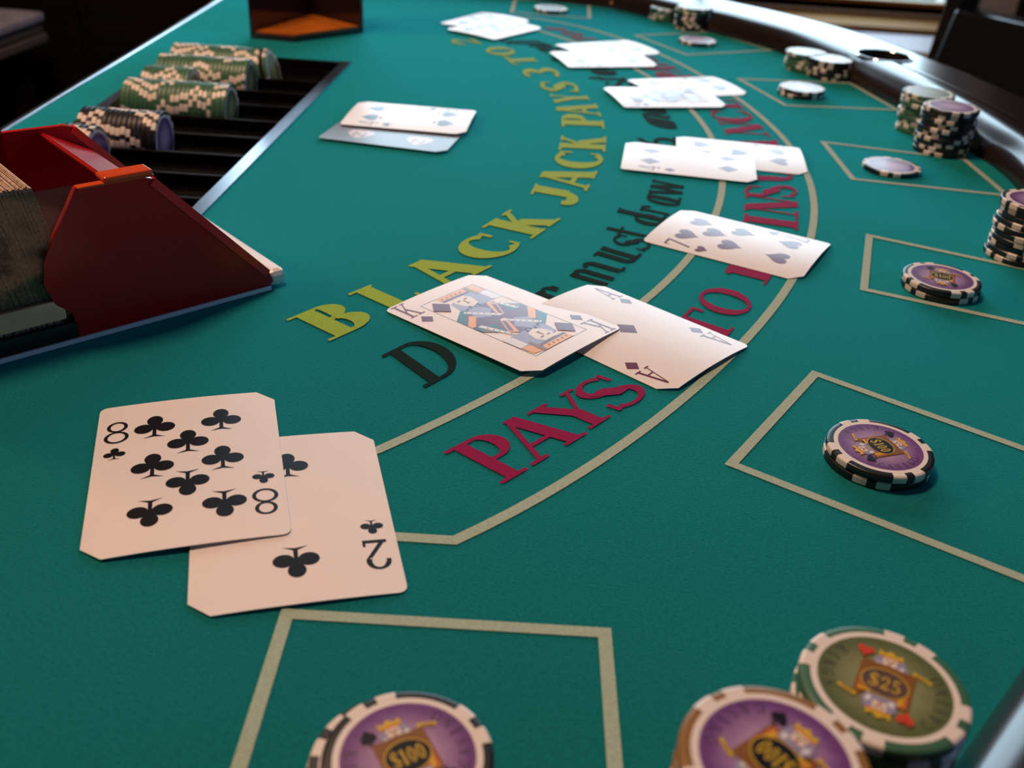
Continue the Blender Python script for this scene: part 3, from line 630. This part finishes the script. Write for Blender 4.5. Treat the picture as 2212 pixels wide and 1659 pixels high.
# ------------------------------------------------------------------ poker chips
CR, CT = .0195, .0033
def chip_mesh(name, body, face_m, ring_w=True, half=False):
    bm = bmesh.new(); n = 72
    rad = [(.0, CT), (.0152, CT), (.0152, CT), (.0172, CT), (.0190, CT), (.0195, CT-.0005), (.0195, .0005), (.0190, 0)]
    def spot(i):
        a = ((i+.5)*360/n) % 90
        return 0 <= a < 15 or 25 <= a < 40
    rings = []
    for r, z in rad[1:2]+rad[3:]:
        rings.append([bm.verts.new((r*math.cos(2*PI*i/n), r*math.sin(2*PI*i/n), z)) for i in range(n)])
    f = bm.faces.new(rings[0]); f.material_index = 2
    for k, (a, b) in enumerate(zip(rings, rings[1:])):
        for i in range(n):
            f = bm.faces.new((a[i], b[i], b[(i+1) % n], a[(i+1) % n]))
            f.material_index = 1 if k == 0 else (1 if spot(i) else 0)
    # inlay recess ring on the far side too
    r2 = [bm.verts.new((.0172*math.cos(2*PI*i/n), .0172*math.sin(2*PI*i/n), 0)) for i in range(n)]
    r3 = [bm.verts.new((.0152*math.cos(2*PI*i/n), .0152*math.sin(2*PI*i/n), 0)) for i in range(n)]
    for a, b, mi in ((rings[-1], r2, 0), (r2, r3, 1)):
        for i in range(n):
            f = bm.faces.new((a[i], b[i], b[(i+1) % n], a[(i+1) % n])); f.material_index = mi if mi else (1 if spot(i) else 0)
    f = bm.faces.new(r3); f.material_index = 2
    bmesh.ops.recalc_face_normals(bm, faces=bm.faces)
    me = bpy.data.meshes.new('poker_chip'); bm.to_mesh(me); bm.free()
    for mm in (body, chip_white, face_m): me.materials.append(mm)
    return me
def inlay_mat(name, c_in, c_out):
    M = bpy.data.materials.new(name); M.use_nodes = True; nt = M.node_tree; b = nt.nodes['Principled BSDF']
    tc = nt.nodes.new('ShaderNodeTexCoord'); sp = nt.nodes.new('ShaderNodeVectorMath'); sp.operation = 'LENGTH'
    mr = nt.nodes.new('ShaderNodeMapRange'); mr.inputs[1].default_value = .004; mr.inputs[2].default_value = .0155
    cr = nt.nodes.new('ShaderNodeValToRGB'); cr.color_ramp.elements[0].color = (*c_in, 1); cr.color_ramp.elements[1].color = (*c_out, 1)
    nz = nt.nodes.new('ShaderNodeTexNoise'); nz.inputs['Scale'].default_value = 400; ad = nt.nodes.new('ShaderNodeMath'); ad.operation = 'MULTIPLY_ADD'; ad.inputs[1].default_value = .25; 
    nt.links.new(tc.outputs['Object'], sp.inputs[0]); nt.links.new(sp.outputs['Value'], mr.inputs[0]); nt.links.new(tc.outputs['Object'], nz.inputs['Vector'])
    nt.links.new(nz.outputs['Fac'], ad.inputs[0]); nt.links.new(mr.outputs[0], ad.inputs[2]); nt.links.new(ad.outputs[0], cr.inputs[0]); nt.links.new(cr.outputs[0], b.inputs['Base Color'])
    b.inputs['Roughness'].default_value = .3; b.inputs['Specular IOR Level'].default_value = .6
    cr.color_ramp.elements[0].position = .15
    return M
inl_p = inlay_mat('purple_inlay', (.50, .34, .52), (.15, .05, .22)); inl_g = inlay_mat('green_inlay', (.30, .32, .17), (.10, .13, .05))
inl_dark = mat('brown_inlay', (.09, .05, .04), .4, .5)
ME = {'black': chip_mesh('b', chip_black, inl_p), 'green': chip_mesh('g', chip_green, inl_g), 'brown': chip_mesh('w', chip_brown, inl_p), 'dark': chip_mesh('d', chip_black, inl_dark)}
def chip(kind, loc, rz, label, group=None, rot=None):
    o = bpy.data.objects.new('poker_chip', ME[kind]); COL.objects.link(o); o.location = loc
    o.rotation_euler = rot if rot else (0, 0, rz)
    tag(o, label, 'poker chip', group); return o
def plain(name, groups, parent, z, label=None):
    bm = bmesh.new(); ms = []
    for gi, (polys, m_) in enumerate(groups):
        if m_ not in ms: ms.append(m_)
        for pi_, p in enumerate(polys):
            a = sum(p[i][0]*p[(i+1) % len(p)][1]-p[(i+1) % len(p)][0]*p[i][1] for i in range(len(p)))
            flat(bm, p if a > 0 else p[::-1], z+gi*.000012+(pi_ % 10)*1e-6, ms.index(m_))
    bmesh.ops.triangulate(bm, faces=bm.faces[:])
    o = link(name, bm, ms, parent, 'keep')
    if label: o['label'] = label
    return o
def arc_text(s, mid_deg, r, h, span):
    """tops towards the centre, read anticlockwise"""
    out = []; n = len(s)
    for i, ch in enumerate(s):
        a = math.radians(mid_deg+(i-(n-1)/2)*span/n); S, w = glyph(ch, .13, .06)
        ux, uy = -math.sin(a), math.cos(a); vx, vy = -math.cos(a), -math.sin(a)
        cx, cy = r*math.cos(a), r*math.sin(a)
        for p in S: out.append([(cx+ux*(x-w/2)*h*.9+vx*(y-.5)*h, cy+uy*(x-w/2)*h*.9+vy*(y-.5)*h) for x, y in p])
    return out
def fancy_chip(kind, loc, spot_ang, text_ang, value, suit, label, group=None):
    """a chip whose face can be read: body, eight edge spots, ring, inlay with figure, medallion and words"""
    body = {'black': chip_black, 'green': chip_green, 'brown': chip_brown}[kind]; inl = inl_g if kind == 'green' else inl_p
    bm = bmesh.new(); n = 96
    pr = [(.0186, 0), (.0193, .0004), (.0195, .0008), (.0195, CT-.0008), (.0193, CT-.0004), (.0188, CT-.00012), (.0180, CT-.0001), (.001, CT-.0001)]
    rr = lathe(bm, pr, n); bm.faces.new(rr[0][::-1]); bm.faces.new(rr[-1])
    root = link('poker_chip', bm, body, None, True); root.location = loc; root.rotation_euler = (0, 0, text_ang)
    tag(root, label, 'poker chip', group)
    sa = spot_ang-text_ang
    meshes = None
    for q in range(4):
        for off in (-20, 5):
            if meshes is None:
                bm = bmesh.new(); k = 6; A = [math.radians(15*i/k) for i in range(k+1)]
                pp = [(.0169, CT+.00002), (.0187, CT+.00002), (.01935, CT-.0003), (.01958, CT-.0008), (.01958, .0008), (.01935, .0003)]
                vs = [[bm.verts.new((r*math.cos(a), r*math.sin(a), z)) for r, z in pp] for a in A]
                for i in range(k):
                    for j in range(len(pp)-1): bm.faces.new((vs[i][j], vs[i][j+1], vs[i+1][j+1], vs[i+1][j]))
                so = link('edge_spot', bm, chip_white, root); meshes = so.data
            else:
                so = bpy.data.objects.new('edge_spot', meshes); COL.objects.link(so); so.parent = root
            so.rotation_euler = (0, 0, sa+q*PI/2+math.radians(off))
    plain('face_ring', [(ring(0, 0, .0170, .0170, 0, 360, .0016, .0016, 72), chip_white)], root, CT+.00001)
    inlay = plain('inlay', [([ell(0, 0, .0156, .0156, 64)], inl)], root, CT)
    inlay['label'] = ('green' if kind == 'green' else 'purple')+' printed centre'
    mm = .001; H = []
    sk = {'spade': black_ink, 'heart': mat('chip_red_ink', (.55, .05, .02), .35, .5)}[suit]
    def A(m_, *pts): H.append(([[(a*mm, b*mm) for a, b in pts]], m_))
    red_o = mat('chip_orange_ink', (.55, .14, .03), .35, .5)
    A(brown_ink, (-6.3, -6.2), (-6.3, 6.2), (6.3, 6.2), (6.3, -6.2))
    A(red_o, (-5.6, 0), (-5.6, 5.6), (-1, 5.6), (1, 3.5), (5.6, 5.0), (5.6, 0))
    A(chip_gold, (-5.2, 1), (-4.6, 5.2), (-3.6, 5.2), (-4.4, .6)); A(chip_gold, (2.4, 4.6), (5.2, 4.4), (5.4, 3.6), (2.6, 3.9))
    A(brown_ink, (-3.4, 4.6), (-1.8, 5.4), (-2.4, 3.4)); A(brown_ink, (4.0, 3.0), (5.4, 2.6), (4.8, 1.2))
    A(lav_ink, (-3.6, 4.6), (-4.0, 8), (-2.2, 9.6), (2.8, 9.6), (4.2, 6.6), (3.0, 4.6))
    A(white_ink, (-3.0, 4.8), (-3.4, 6.5), (-2.4, 6.9), (-1.8, 5.4)); A(white_ink, (2.2, 5.0), (3.4, 6.2), (2.9, 7.6), (1.9, 6.6))
    A(chip_gold, (-3.0, 9.0), (-3.3, 11.2), (-1.9, 10.4), (-.5, 11.6), (.9, 10.4), (2.4, 11.2), (2.5, 9.0))
    A(red_o, (-2.8, 9.0), (-2.8, 9.6), (2.4, 9.6), (2.4, 9.0))
    A(skin_ink, (-1.8, 6.0), (-1.9, 9.0), (1.4, 9.0), (1.4, 6.0), (-.2, 5.2))
    A(lav_ink, (-1.9, 6.4), (1.5, 6.4), (.9, 4.7), (-1.2, 4.7))
    A(black_ink, (-1.4, 7.9), (-.5, 7.9), (-.6, 8.3), (-1.3, 8.3)); A(black_ink, (.1, 7.9), (1.0, 7.9), (.9, 8.3), (.2, 8.3))
    A(brown_ink, (-.4, 6.9), (0, 6.9), (0, 8.0), (-.3, 8.0)); A(red_o, (-.8, 6.5), (.4, 6.5), (.3, 6.75), (-.7, 6.75))
    A(chip_gold, (5.2, 6.4), (9.6, 5.2), (9.8, 6.2), (5.4, 7.5)); A(brown_ink, (6.0, 6.4), (9.0, 5.6), (9.0, 5.9), (6.1, 6.8))
    gr = [(P, m_) for P, m_ in H]+[([[(-a, -b) for a, b in p] for p in P], m_) for P, m_ in H]
    gr += [(xf(suit_polys(suit), -.0062, .0085, .0040), sk), (xf(suit_polys(suit), .0062, -.0085, .0040, 1), sk)]
    plain('picture', gr, inlay, CT+.00002, 'double-headed king figure')
    plain('medallion', [([ell(0, 0, .0056, .0046, 40)], chip_gold), ([ell(0, 0, .0053, .0043, 40)], inl_dark if kind == 'green' else black_ink), (text_line(value, 0, 0, .0042, 0, .74 if len(value) > 3 else .85, .10, (.17, .09)), chip_gold)], inlay, CT+.0004, 'dark oval medallion with gold figures '+value)
    wc = mat('chip_word_ink', (.025, .015, .03), .4, .4)
    plain('lettering', [(arc_text('CASINO', 0, .0129, .0029, 84), wc)], inlay, CT+.00003, 'curved word CASINO')
    plain('lettering', [(arc_text('KINGS', 180, .0129, .0029, 72), wc)], inlay, CT+.00003, 'curved word KINGS')
    return root
def angle_to(px, py, cx, cy, z):
    p = G(px, py, z); return math.atan2(p.y-cy, p.x-cx)
def dirang(p0, p1, z): a, b = G(*p0, z), G(*p1, z); return math.atan2(b.y-a.y, b.x-a.x)
def stack(kinds, x, y, where, group, jitter=.0007, top=None, seed=1):
    """chips piled from the felt up; kinds is a list bottom to top"""
    rnd = random.Random(seed); n = len(kinds)
    for i, k in enumerate(kinds):
        nm = {'dark': 'black', 'brown': 'bronze-edged'}.get(k, k)
        pos = 'top chip' if i == n-1 else ('bottom chip' if i == 0 else ordinal(i+1)+' chip from the bottom')
        if n == 1: lab = f'single {nm} and white poker chip {where}'
        else: lab = f'{nm} {pos} of {where}'
        jx, jy = (rnd.uniform(-1, 1)*jitter, rnd.uniform(-1, 1)*jitter)
        if i == n-1 and top: top(lab); continue
        chip(k, (x+jx, y+jy, i*CT+.0002), rnd.uniform(0, 2*PI), lab, group)
# near left stack
zt = 6*CT; p = G((691.8+1071.6)/2, 1636, zt)
stack(['black']*6, p.x-.0036, p.y+.0013, 'the stack in the nearest betting box', 'chips in the nearest betting box', .0007,
      lambda lab: fancy_chip('black', (p.x, p.y, 5*CT+.0002), angle_to(801, 1522, p.x, p.y, zt), dirang((800, 1648), (915, 1602), zt), '$100', 'spade', 'black and white poker chip marked $100, top of the near left stack', 'chips in the nearest betting box'), 3)
# near right stacks
zg = 10*CT; pg = G((1723.7+2096.5)/2, 1480, zg)
stack(['green']*10, pg.x, pg.y, 'the green stack at the lower right', 'chips in the near green stack', .0006,
      lambda lab: fancy_chip('green', (pg.x, pg.y, 9*CT+.0002), angle_to(1751, 1397.8, pg.x, pg.y, zg), dirang((1875, 1460), (1930, 1482), zg), '$25', 'heart', 'green and white poker chip marked $25, top of its stack', 'chips in the near green stack'), 5)
zb = 13*CT; pb = G(1674, 1640, zb); dd = Vector((pb.x-pg.x, pb.y-pg.y))
stack(['brown']*13, pb.x, pb.y, 'the bronze stack at the lower right', 'chips in the near bronze stack', .0006,
      lambda lab: fancy_chip('brown', (pb.x, pb.y, 12*CT+.0002), angle_to(1545, 1497.6, pb.x, pb.y, zb), dirang((1709, 1655), (1655, 1607), zb), '$100', 'spade', 'bronze and white poker chip marked $100, overlapping the green chip', 'chips in the near bronze stack'), 9)
# chips in the boxes
z2 = 2*CT; p6 = G(1901.6, 965.5, z2)
stack(['black', 'black'], p6.x, p6.y, 'the pair in the second betting box', 'pair of chips in the second box', .0004,
      lambda lab: fancy_chip('black', (p6.x, p6.y, CT+.0002), angle_to(1838, 904.5, p6.x, p6.y, z2), dirang((1893, 956), (1912, 973), z2), '$100', 'spade', 'black and white poker chip marked $100, top of the pair in the second box', 'pair of chips in the second box'), 21)
p5 = G(2035, 599, z2)
stack(['black', 'black'], p5.x, p5.y, 'the pair in the third betting box', 'pair of chips in the third box', .0004,
      lambda lab: fancy_chip('black', (p5.x, p5.y, CT+.0002), angle_to(1990, 567, p5.x, p5.y, z2), dirang((2020, 594), (2050, 600), z2), '$100', 'spade', 'black and white poker chip, top of the pair in the third box', 'pair of chips in the third box'), 22)
p4 = G(1927, 357, CT); stack(['black'], p4.x, p4.y, 'in the middle betting box', None, .0001, None, 31)
p3 = G(1732, 188, z2); stack(['black', 'black'], p3.x, p3.y, 'the pair in the third box from the far end', 'pair of chips in the fifth box', .0005, None, 32)
p2 = G(1507, 86, CT); stack(['black'], p2.x, p2.y, 'in the second box from the far end', None, .0001, None, 33)
p1 = G(1190, 17, CT); stack(['dark'], p1.x, p1.y, 'with a brown face in the farthest box', None, .0001, None, 34)
# stacks beside the rail: (px centre, px y of the top face, kinds, words)
def mix(n, a, b, cut): return [a if i < cut else b for i in range(n)]
for i, (x, y, kinds, where) in enumerate([
        (1442, 16, mix(4, 'green', 'green', 2), 'the short far stack beside the rail'),
        (1500, 14, mix(7, 'black', 'green', 5), 'the tall far stack beside the rail'),
        (1745, 112, mix(5, 'green', 'green', 2), 'the left stack of the middle rail pair'),
        (1798, 127, mix(5, 'black', 'black', 2), 'the right stack of the middle rail pair'),
        (2010, 200, mix(9, 'green', 'green', 3), 'the rear tall stack by the rail'),
        (2057, 230, mix(10, 'black', 'black', 3), 'the front tall stack by the rail'),
        (2247, 434, mix(10, 'black', 'black', 3), 'the stack at the right edge')]):
    q = G(x, y, len(kinds)*CT); stack(kinds, q.x, q.y, where, 'chips of '+where, .0012, None, 60+i)

# ------------------------------------------------------------------ chip tray with rows of chips
tray = tag(empty('chip_tray', (-.235, .61, -.03)), 'black dealer chip tray with parallel troughs set into the felt', 'chip tray')
def in_tray(o): o.parent = tray; o.matrix_parent_inverse = Matrix.Translation((.235, -.61, .03)); return o
ZC = -.006; PITCHY = .0405
d2 = G(509, 233, ZC); rows_y = [.8566-i*PITCHY for i in range(12)][::-1]
rows_y = [y for y in rows_y if y > .40]
bm = bmesh.new()
def xl(y): return -.303-(y-.33)*.011+.003
def xr(y): return -.190+(y-.388)*.0462
# trough surface: half pipes across the tray
yy = []
for yc in rows_y:
    for k in range(13):
        a = PI+PI*k/12; yy.append((yc+.0205*math.cos(a), ZC+.0202*math.sin(a)*1.0))
yy = [(.388, .0)]+yy+[(.884, ZC)]
yy = [(y, min(z, -.0065)) if 0 < i < len(yy)-1 else (y, -.0065) for i, (y, z) in enumerate(yy)]
vs = [(bm.verts.new((xl(y), y, z)), bm.verts.new((xr(y), y, z))) for y, z in yy]
for a, b in zip(vs, vs[1:]): bm.faces.new((a[0], a[1], b[1], b[0]))
in_tray(link('trough_liner', bm, black_plastic, None, 'keep'))
bm = boxes((-.33, .38, -.034, -.135, .895, -.030)); in_tray(link('tray_floor', bm, black_plastic))
for yc in rows_y[:-1]:
    bm = boxes((xl(yc)+.001, yc+PITCHY/2-.0014, -.02, xr(yc)-.001, yc+PITCHY/2+.0014, -.0055), bev=.0006); in_tray(link('divider_ridge', bm, black_plastic))
# clear-edged metal rims left and right
def rim(name, x0a, x1a, x0b, x1b, ya, yb, z1, m_):
    bm = bmesh.new(); prism(bm, [(x0a, ya), (x1a, ya), (x1b, yb), (x0b, yb)], -.03, z1); in_tray(link(name, bm, m_))
rim('side_rim', -.190, -.1815, -.167, -.1585, .388, .886, .0012, steel)
rim('side_rim', -.306, -.2985, -.3115, -.304, .388, .884, .0012, steel)
rim('end_rim', -.3095, -.160, -.3085, -.159, .880, .8855, .0008, black_plastic)
def chip_row(kinds, yc, xa, xb, words, lean=0):
    n = max(1, int(round((xb-xa)/CT))); rnd = random.Random(int(yc*1000))
    for i in range(n):
        x = xb-CT*(i+1); k = kinds(i) if callable(kinds) else kinds
        ang = rnd.gauss(0, .16)+(ang if i and rnd.random() > .12 else rnd.uniform(0, 6)); R = Matrix.Rotation(ang, 4, 'Z'); E = (Matrix.Rotation(PI/2, 4, 'Y') @ R)
        if lean and i < 2: E = Matrix.Rotation(lean*(1-i*.4), 4, 'Y') @ E
        o = chip(k, (0, 0, 0), 0, f'{k} chip, {ordinal(i+1)} from the right end of {words}', 'chips of '+words)
        o.rotation_euler = E.to_euler(); o.location = (x+(.004 if lean and i == 0 else 0), yc+rnd.uniform(-.0004, .0004), ZC+.0002+(rnd.uniform(0, .0005)))
d1 = G(361, 303, ZC); d0 = G(257, 318, ZC); d4 = G(542, 184, ZC); d5 = G(583, 158, ZC); d3 = G(455, 186, ZC)
def near(y): return min(rows_y, key=lambda v: abs(v-y))
XA = -.297
chip_row('black', near(.6135), XA, d0.x-.004, 'the black tray row behind the shoe')
chip_row('black', near(.654), XA, d1.x, 'the long black tray row')
chip_row('green', near(.735), XA, d2.x, 'the nearest green tray row')
chip_row('green', near(.7755), XA-.002, d3.x-.004, 'the short green tray row')
chip_row('green', near(.816), XA-.003, d4.x, 'the second farthest green tray row')
chip_row('green', near(.8566), XA-.004, d5.x, 'the farthest green tray row', lean=-.25)

# ------------------------------------------------------------------ card shoe
d_ = Vector((.72556, .68816)); n_ = Vector((-.68816, .72556))
shoe = tag(empty('card_shoe', (-.1127, .4297, 0), math.atan2(d_.y, d_.x)), 'red acrylic card dealing shoe with white front lip', 'card shoe')
# local frame: +x towards the lip, +y away from the camera side, z up
SWD = .088
def side(y0, name, lab):
    bm = bmesh.new()
    pts = [(-.0065, .002), (-.0045, .004), (-.0065, .0095), (-.0556, .0635), (-.0600, .0648), (-.0875, .0655), (-.092, .058), (-.0985, .048), (-.1045, .038), (-.106, .028), (-.103, .019), (-.097, .0135), (-.096, .002)]
    n = len(pts); a = [bm.verts.new((x, y0, z)) for x, z in pts]; b = [bm.verts.new((x, y0+.003, z)) for x, z in pts]
    bm.faces.new(a); bm.faces.new(b[::-1])
    for i in range(n): bm.faces.new((a[i], b[i], b[(i+1) % n], a[(i+1) % n]))
    o = link(name, bm, red_acr, shoe)
    e = bmesh.new()                        # front edge of the panel; its edge-lit glow is painted as brighter red
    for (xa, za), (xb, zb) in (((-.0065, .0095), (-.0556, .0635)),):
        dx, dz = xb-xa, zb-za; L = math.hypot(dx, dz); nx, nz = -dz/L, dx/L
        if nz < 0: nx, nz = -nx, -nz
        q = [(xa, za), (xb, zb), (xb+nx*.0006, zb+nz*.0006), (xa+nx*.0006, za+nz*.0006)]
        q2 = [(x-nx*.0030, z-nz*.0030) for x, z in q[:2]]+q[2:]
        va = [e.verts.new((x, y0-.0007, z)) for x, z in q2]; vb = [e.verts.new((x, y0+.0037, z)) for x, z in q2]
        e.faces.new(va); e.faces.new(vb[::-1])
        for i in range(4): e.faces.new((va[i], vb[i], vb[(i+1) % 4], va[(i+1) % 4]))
    link('front_edge', e, red_edge_glow, o)['label'] = 'red sloping edge with its edge glow painted brighter'
    return o
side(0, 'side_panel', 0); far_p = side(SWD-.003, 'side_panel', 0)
# far panel runs on to the back at full height
bm = bmesh.new()
pts = [(-.0875, .002), (-.0875, .0680), (-.106, .0680), (-.106, .0655), (-.135, .066), (-.150, .060), (-.150, .002)]
a = [bm.verts.new((x, SWD-.003, z)) for x, z in pts]; b = [bm.verts.new((x, SWD, z)) for x, z in pts]
bm.faces.new(a); bm.faces.new(b[::-1])
for i in range(len(pts)): bm.faces.new((a[i], b[i], b[(i+1) % len(pts)], a[(i+1) % len(pts)]))
link('rear_side_panel', bm, red_acr, shoe)
# sloping front plate between the panels, and the white lip
def slab(x0, z0, x1, z1, th, y0, y1, name, m_, bev=.0008):
    dx, dz = x1-x0, z1-z0; L = math.hypot(dx, dz); nx, nz = dz/L, -dx/L
    bm = bmesh.new(); q = [(x0, z0), (x1, z1), (x1+nx*th, z1+nz*th), (x0+nx*th, z0+nz*th)]
    va = [bm.verts.new((x, y0, z)) for x, z in q]; vb = [bm.verts.new((x, y1, z)) for x, z in q]
    bm.faces.new(va); bm.faces.new(vb[::-1])
    for i in range(4): bm.faces.new((va[i], vb[i], vb[(i+1) % 4], va[(i+1) % 4]))
    bmesh.ops.bevel(bm, geom=bm.edges[:], offset=bev, segments=2, affect='EDGES')
    return link(name, bm, m_, shoe)
slab(-.050, .050, -.072, .062, .002, .003, SWD-.003, 'top_bar', red_acr)
link('front_lip', boxes((-.0065, 0, .0006, .0026, SWD, .0088), bev=.0028), white_plastic, shoe)['label'] = 'rounded white front lip'
slab(-.003, .004, -.034, .034, .002, .004, SWD-.004, 'front_plate', white_plastic)['label'] = 'white sloping front plate'
link('base_plate', boxes((-.175, 0, .0005, -.0065, SWD, .0025), bev=.0005), smoke_acr, shoe)['label'] = 'smoked base plate'
link('base_edge', boxes((-.175, -.0016, .0003, -.0065, -.0001, .0024), bev=.0003), mat('pale_blue_plastic', (.75, .78, .82), .35, .5), shoe)['label'] = 'thin bright edge of the base'
link('cap_strip', boxes((-.0870, -.0010, .0648, -.0556, .0032, .0658), bev=.0004), mat('lamp_tinted_red_acrylic', (.62, .075, .012), .2, .6), shoe)['label'] = 'thin red top edge of the near panel, lamp highlight painted orange'  # orange lamplight on the red acrylic put into the colour, here and below
link('cap_block', boxes((-.0765, -.0012, .0655, -.0560, .008, .0680), bev=.001), mat('lamp_tinted_red_acrylic', (.62, .075, .012), .2, .6), shoe)['label'] = 'small red cap on the near panel, lamp glare painted orange'
sm = bpy.data.materials.new('smoked_clear'); sm.use_nodes = True; nt = sm.node_tree; nt.nodes.remove(nt.nodes['Principled BSDF'])
tr = nt.nodes.new('ShaderNodeBsdfTransparent'); gl = nt.nodes.new('ShaderNodeBsdfGlossy'); gl.inputs['Roughness'].default_value = .08
mx = nt.nodes.new('ShaderNodeMixShader'); mx.inputs[0].default_value = .03; tr.inputs[0].default_value = (.85, .78, .72, 1)
nt.links.new(tr.outputs[0], mx.inputs[1]); nt.links.new(gl.outputs[0], mx.inputs[2]); nt.links.new(mx.outputs[0], nt.nodes['Material Output'].inputs[0])
link('clear_side_panel', boxes((-.175, .0006, .0206, -.0885, .0022, .0665)), sm, shoe)['label'] = 'smoked clear rear part of the near side'
link('side_rail', boxes((-.175, .0, .0020, -.095, .0025, .0095), bev=.0004), smoke_acr, shoe)
link('wooden_rail', boxes((-.178, .0, .0115, -.0995, .0030, .0205), bev=.0008), mat('tan_ledge', (.80, .46, .28), .5, .4, noise=.2, nscale=80), shoe)['label'] = 'tan ledge along the near side'
# the pack inside: one object of layered card edges, leaning back
bm = bmesh.new(); N = 150; rnd = random.Random(4)
for i in range(N):
    x0 = -.0905-i*.00052; j = rnd.uniform(-.0006, .0006); j2 = rnd.uniform(-.0005, .0005)
    lean = .030; h = .0615
    pts = [(x0+lean*.0, .006), (x0-.00040, .006), (x0-.00040-lean*.4, .006+h+j), (x0-lean*.4, .006+h+j)]
    va = [bm.verts.new((x, .0042+j2, z)) for x, z in pts]; vb = [bm.verts.new((x, .060+j2, z)) for x, z in pts]
    bm.faces.new(va); bm.faces.new(vb[::-1])
    for k in range(4): bm.faces.new((va[k], vb[k], vb[(k+1) % 4], va[(k+1) % 4]))
pk = link('card_pack', bm, tan_card); pk.matrix_world = shoe.matrix_world.copy()
pk.location = shoe.location; pk.rotation_euler = shoe.rotation_euler
tag(pk, 'thick tan pack of cards standing inside the red shoe', 'card pack'); pk['kind'] = 'stuff'

# ------------------------------------------------------------------ discard holder
A_, B_, C_, D_ = G(541, 83), G(636.6, 92), G(785, 71), G(673, 43)
hold = tag(empty('discard_holder', (B_.x, B_.y, 0)), 'dark acrylic discard holder with lamplight painted orange into its floor, on the far felt', 'card holder')
def hp_(v): return (v.x-B_.x, v.y-B_.y)
quad = [hp_(A_), hp_(B_), hp_(C_), hp_(D_)]
bm = bmesh.new(); prism(bm, quad, .0003, .0052); link('base', bm, smoke_acr, hold)
cx = sum(q[0] for q in quad)/4; cy = sum(q[1] for q in quad)/4
bm = bmesh.new(); prism(bm, [(cx+(a-cx)*.93, cy+(b-cy)*.93) for a, b in quad], .0052, .0066); link('floor_plate', bm, amber, hold)['label'] = 'red floor plate with orange lamplight painted in'
def wallp(p, q, h=.13, th=.003):
    P, Q = Vector(p), Vector(q); d = (Q-P).normalized(); n = Vector((-d.y, d.x))*th
    if n.dot(Vector((cx, cy))-P) < 0: n = -n
    bm = bmesh.new(); prism(bm, [tuple(P), tuple(Q), tuple(Q+n), tuple(P+n)], .0052, h); return link('back_wall', bm, smoke_acr, hold)
wallp(quad[3], quad[0]); wallp(quad[2], quad[3])

# ------------------------------------------------------------------ chairs behind the rail
def chair(x, y, rz, label, top=-.0):
    r = tag(empty('dining_chair', (x, y, FZ), rz), label, 'chair', 'black chairs beyond the rail')
    H = top-FZ
    link('seat', boxes((-.23, -.22, .43, .23, .22, .50), bev=.02), leather_black, r)
    bm = boxes((-.235, .19, .52, .235, .245, H), bev=.006)
    for v in bm.verts: v.co.y += max(0, v.co.z-.45)*.25
    link('backrest', bm, leather_black, r)
    for sx in (-1, 1):
        link('leg', boxes((sx*.20-.018, -.20, 0, sx*.20+.018, -.165, .43), bev=.003), darkwood, r)
        bm = boxes((sx*.2495-.0135, .185, 0, sx*.2495+.0135, .230, H+.13), bev=.003)
        for v in bm.verts: v.co.y += max(0, v.co.z-.45)*.25
        link('leg', bm, darkwood, r)
    return r
chair(.505, 1.272, -1.044, 'black leather dining chair just beyond the rail at right', -.030)

# ------------------------------------------------------------------ dark furniture at the left
sb = tag(empty('sideboard', (-.55, 2.3, FZ)), 'dark wooden sideboard in shadow beyond the dealer edge', 'sideboard')
H = .12-FZ
link('body', boxes((-1.25, -.2, .06, .60, .25, H), bev=.004), darkwood, sb)
for k in (-2, -1, 0, 1):
    dr = link('door', boxes((-.36+.48*k, -.215, .10, .10+.48*k, -.2, H-.04), bev=.004), darkwood, sb)
    link('handle', boxes((.05-.0+.06*k, -.235, H-.42, .065+.06*k, -.215, H-.32), bev=.003), mat('dull_brass', (.25, .10, .03), .4, .5, 1), dr)
for sx in (-1.2, .56):
    for sy in (-.17, .21): link('leg', boxes((sx-.02, sy-.02, 0, sx+.02, sy+.02, .06)), darkwood, sb)
b0, b1_ = G(0, 58, -.2), G(95, 25, -.2)
bn = tag(empty('upholstered_bench', (b1_.x, b1_.y, FZ), math.atan2(b1_.y-b0.y, b1_.x-b0.x)), 'low grey bench with stacked cushions at the far left', 'bench')
zt_ = -.2-FZ
link('cushion', boxes((-.9, 0, zt_-.018, 0, .45, zt_), bev=.005), grey_board, bn)
link('slat', boxes((-.9, .004, zt_-.036, -.004, .45, zt_-.021), bev=.003), mat('dark_grey_slat', (.16, .15, .15), .5, .4), bn)
link('slat', boxes((-.9, .0, zt_-.056, -.0, .45, zt_-.039), bev=.003), mat('dark_grey_slat', (.16, .15, .15), .5, .4), bn)
for sx in (-.8, -.06):
    for sy in (.05, .40): link('leg', boxes((sx-.025, sy-.025, 0, sx+.025, sy+.025, zt_-.056), bev=.003), darkwood, bn)
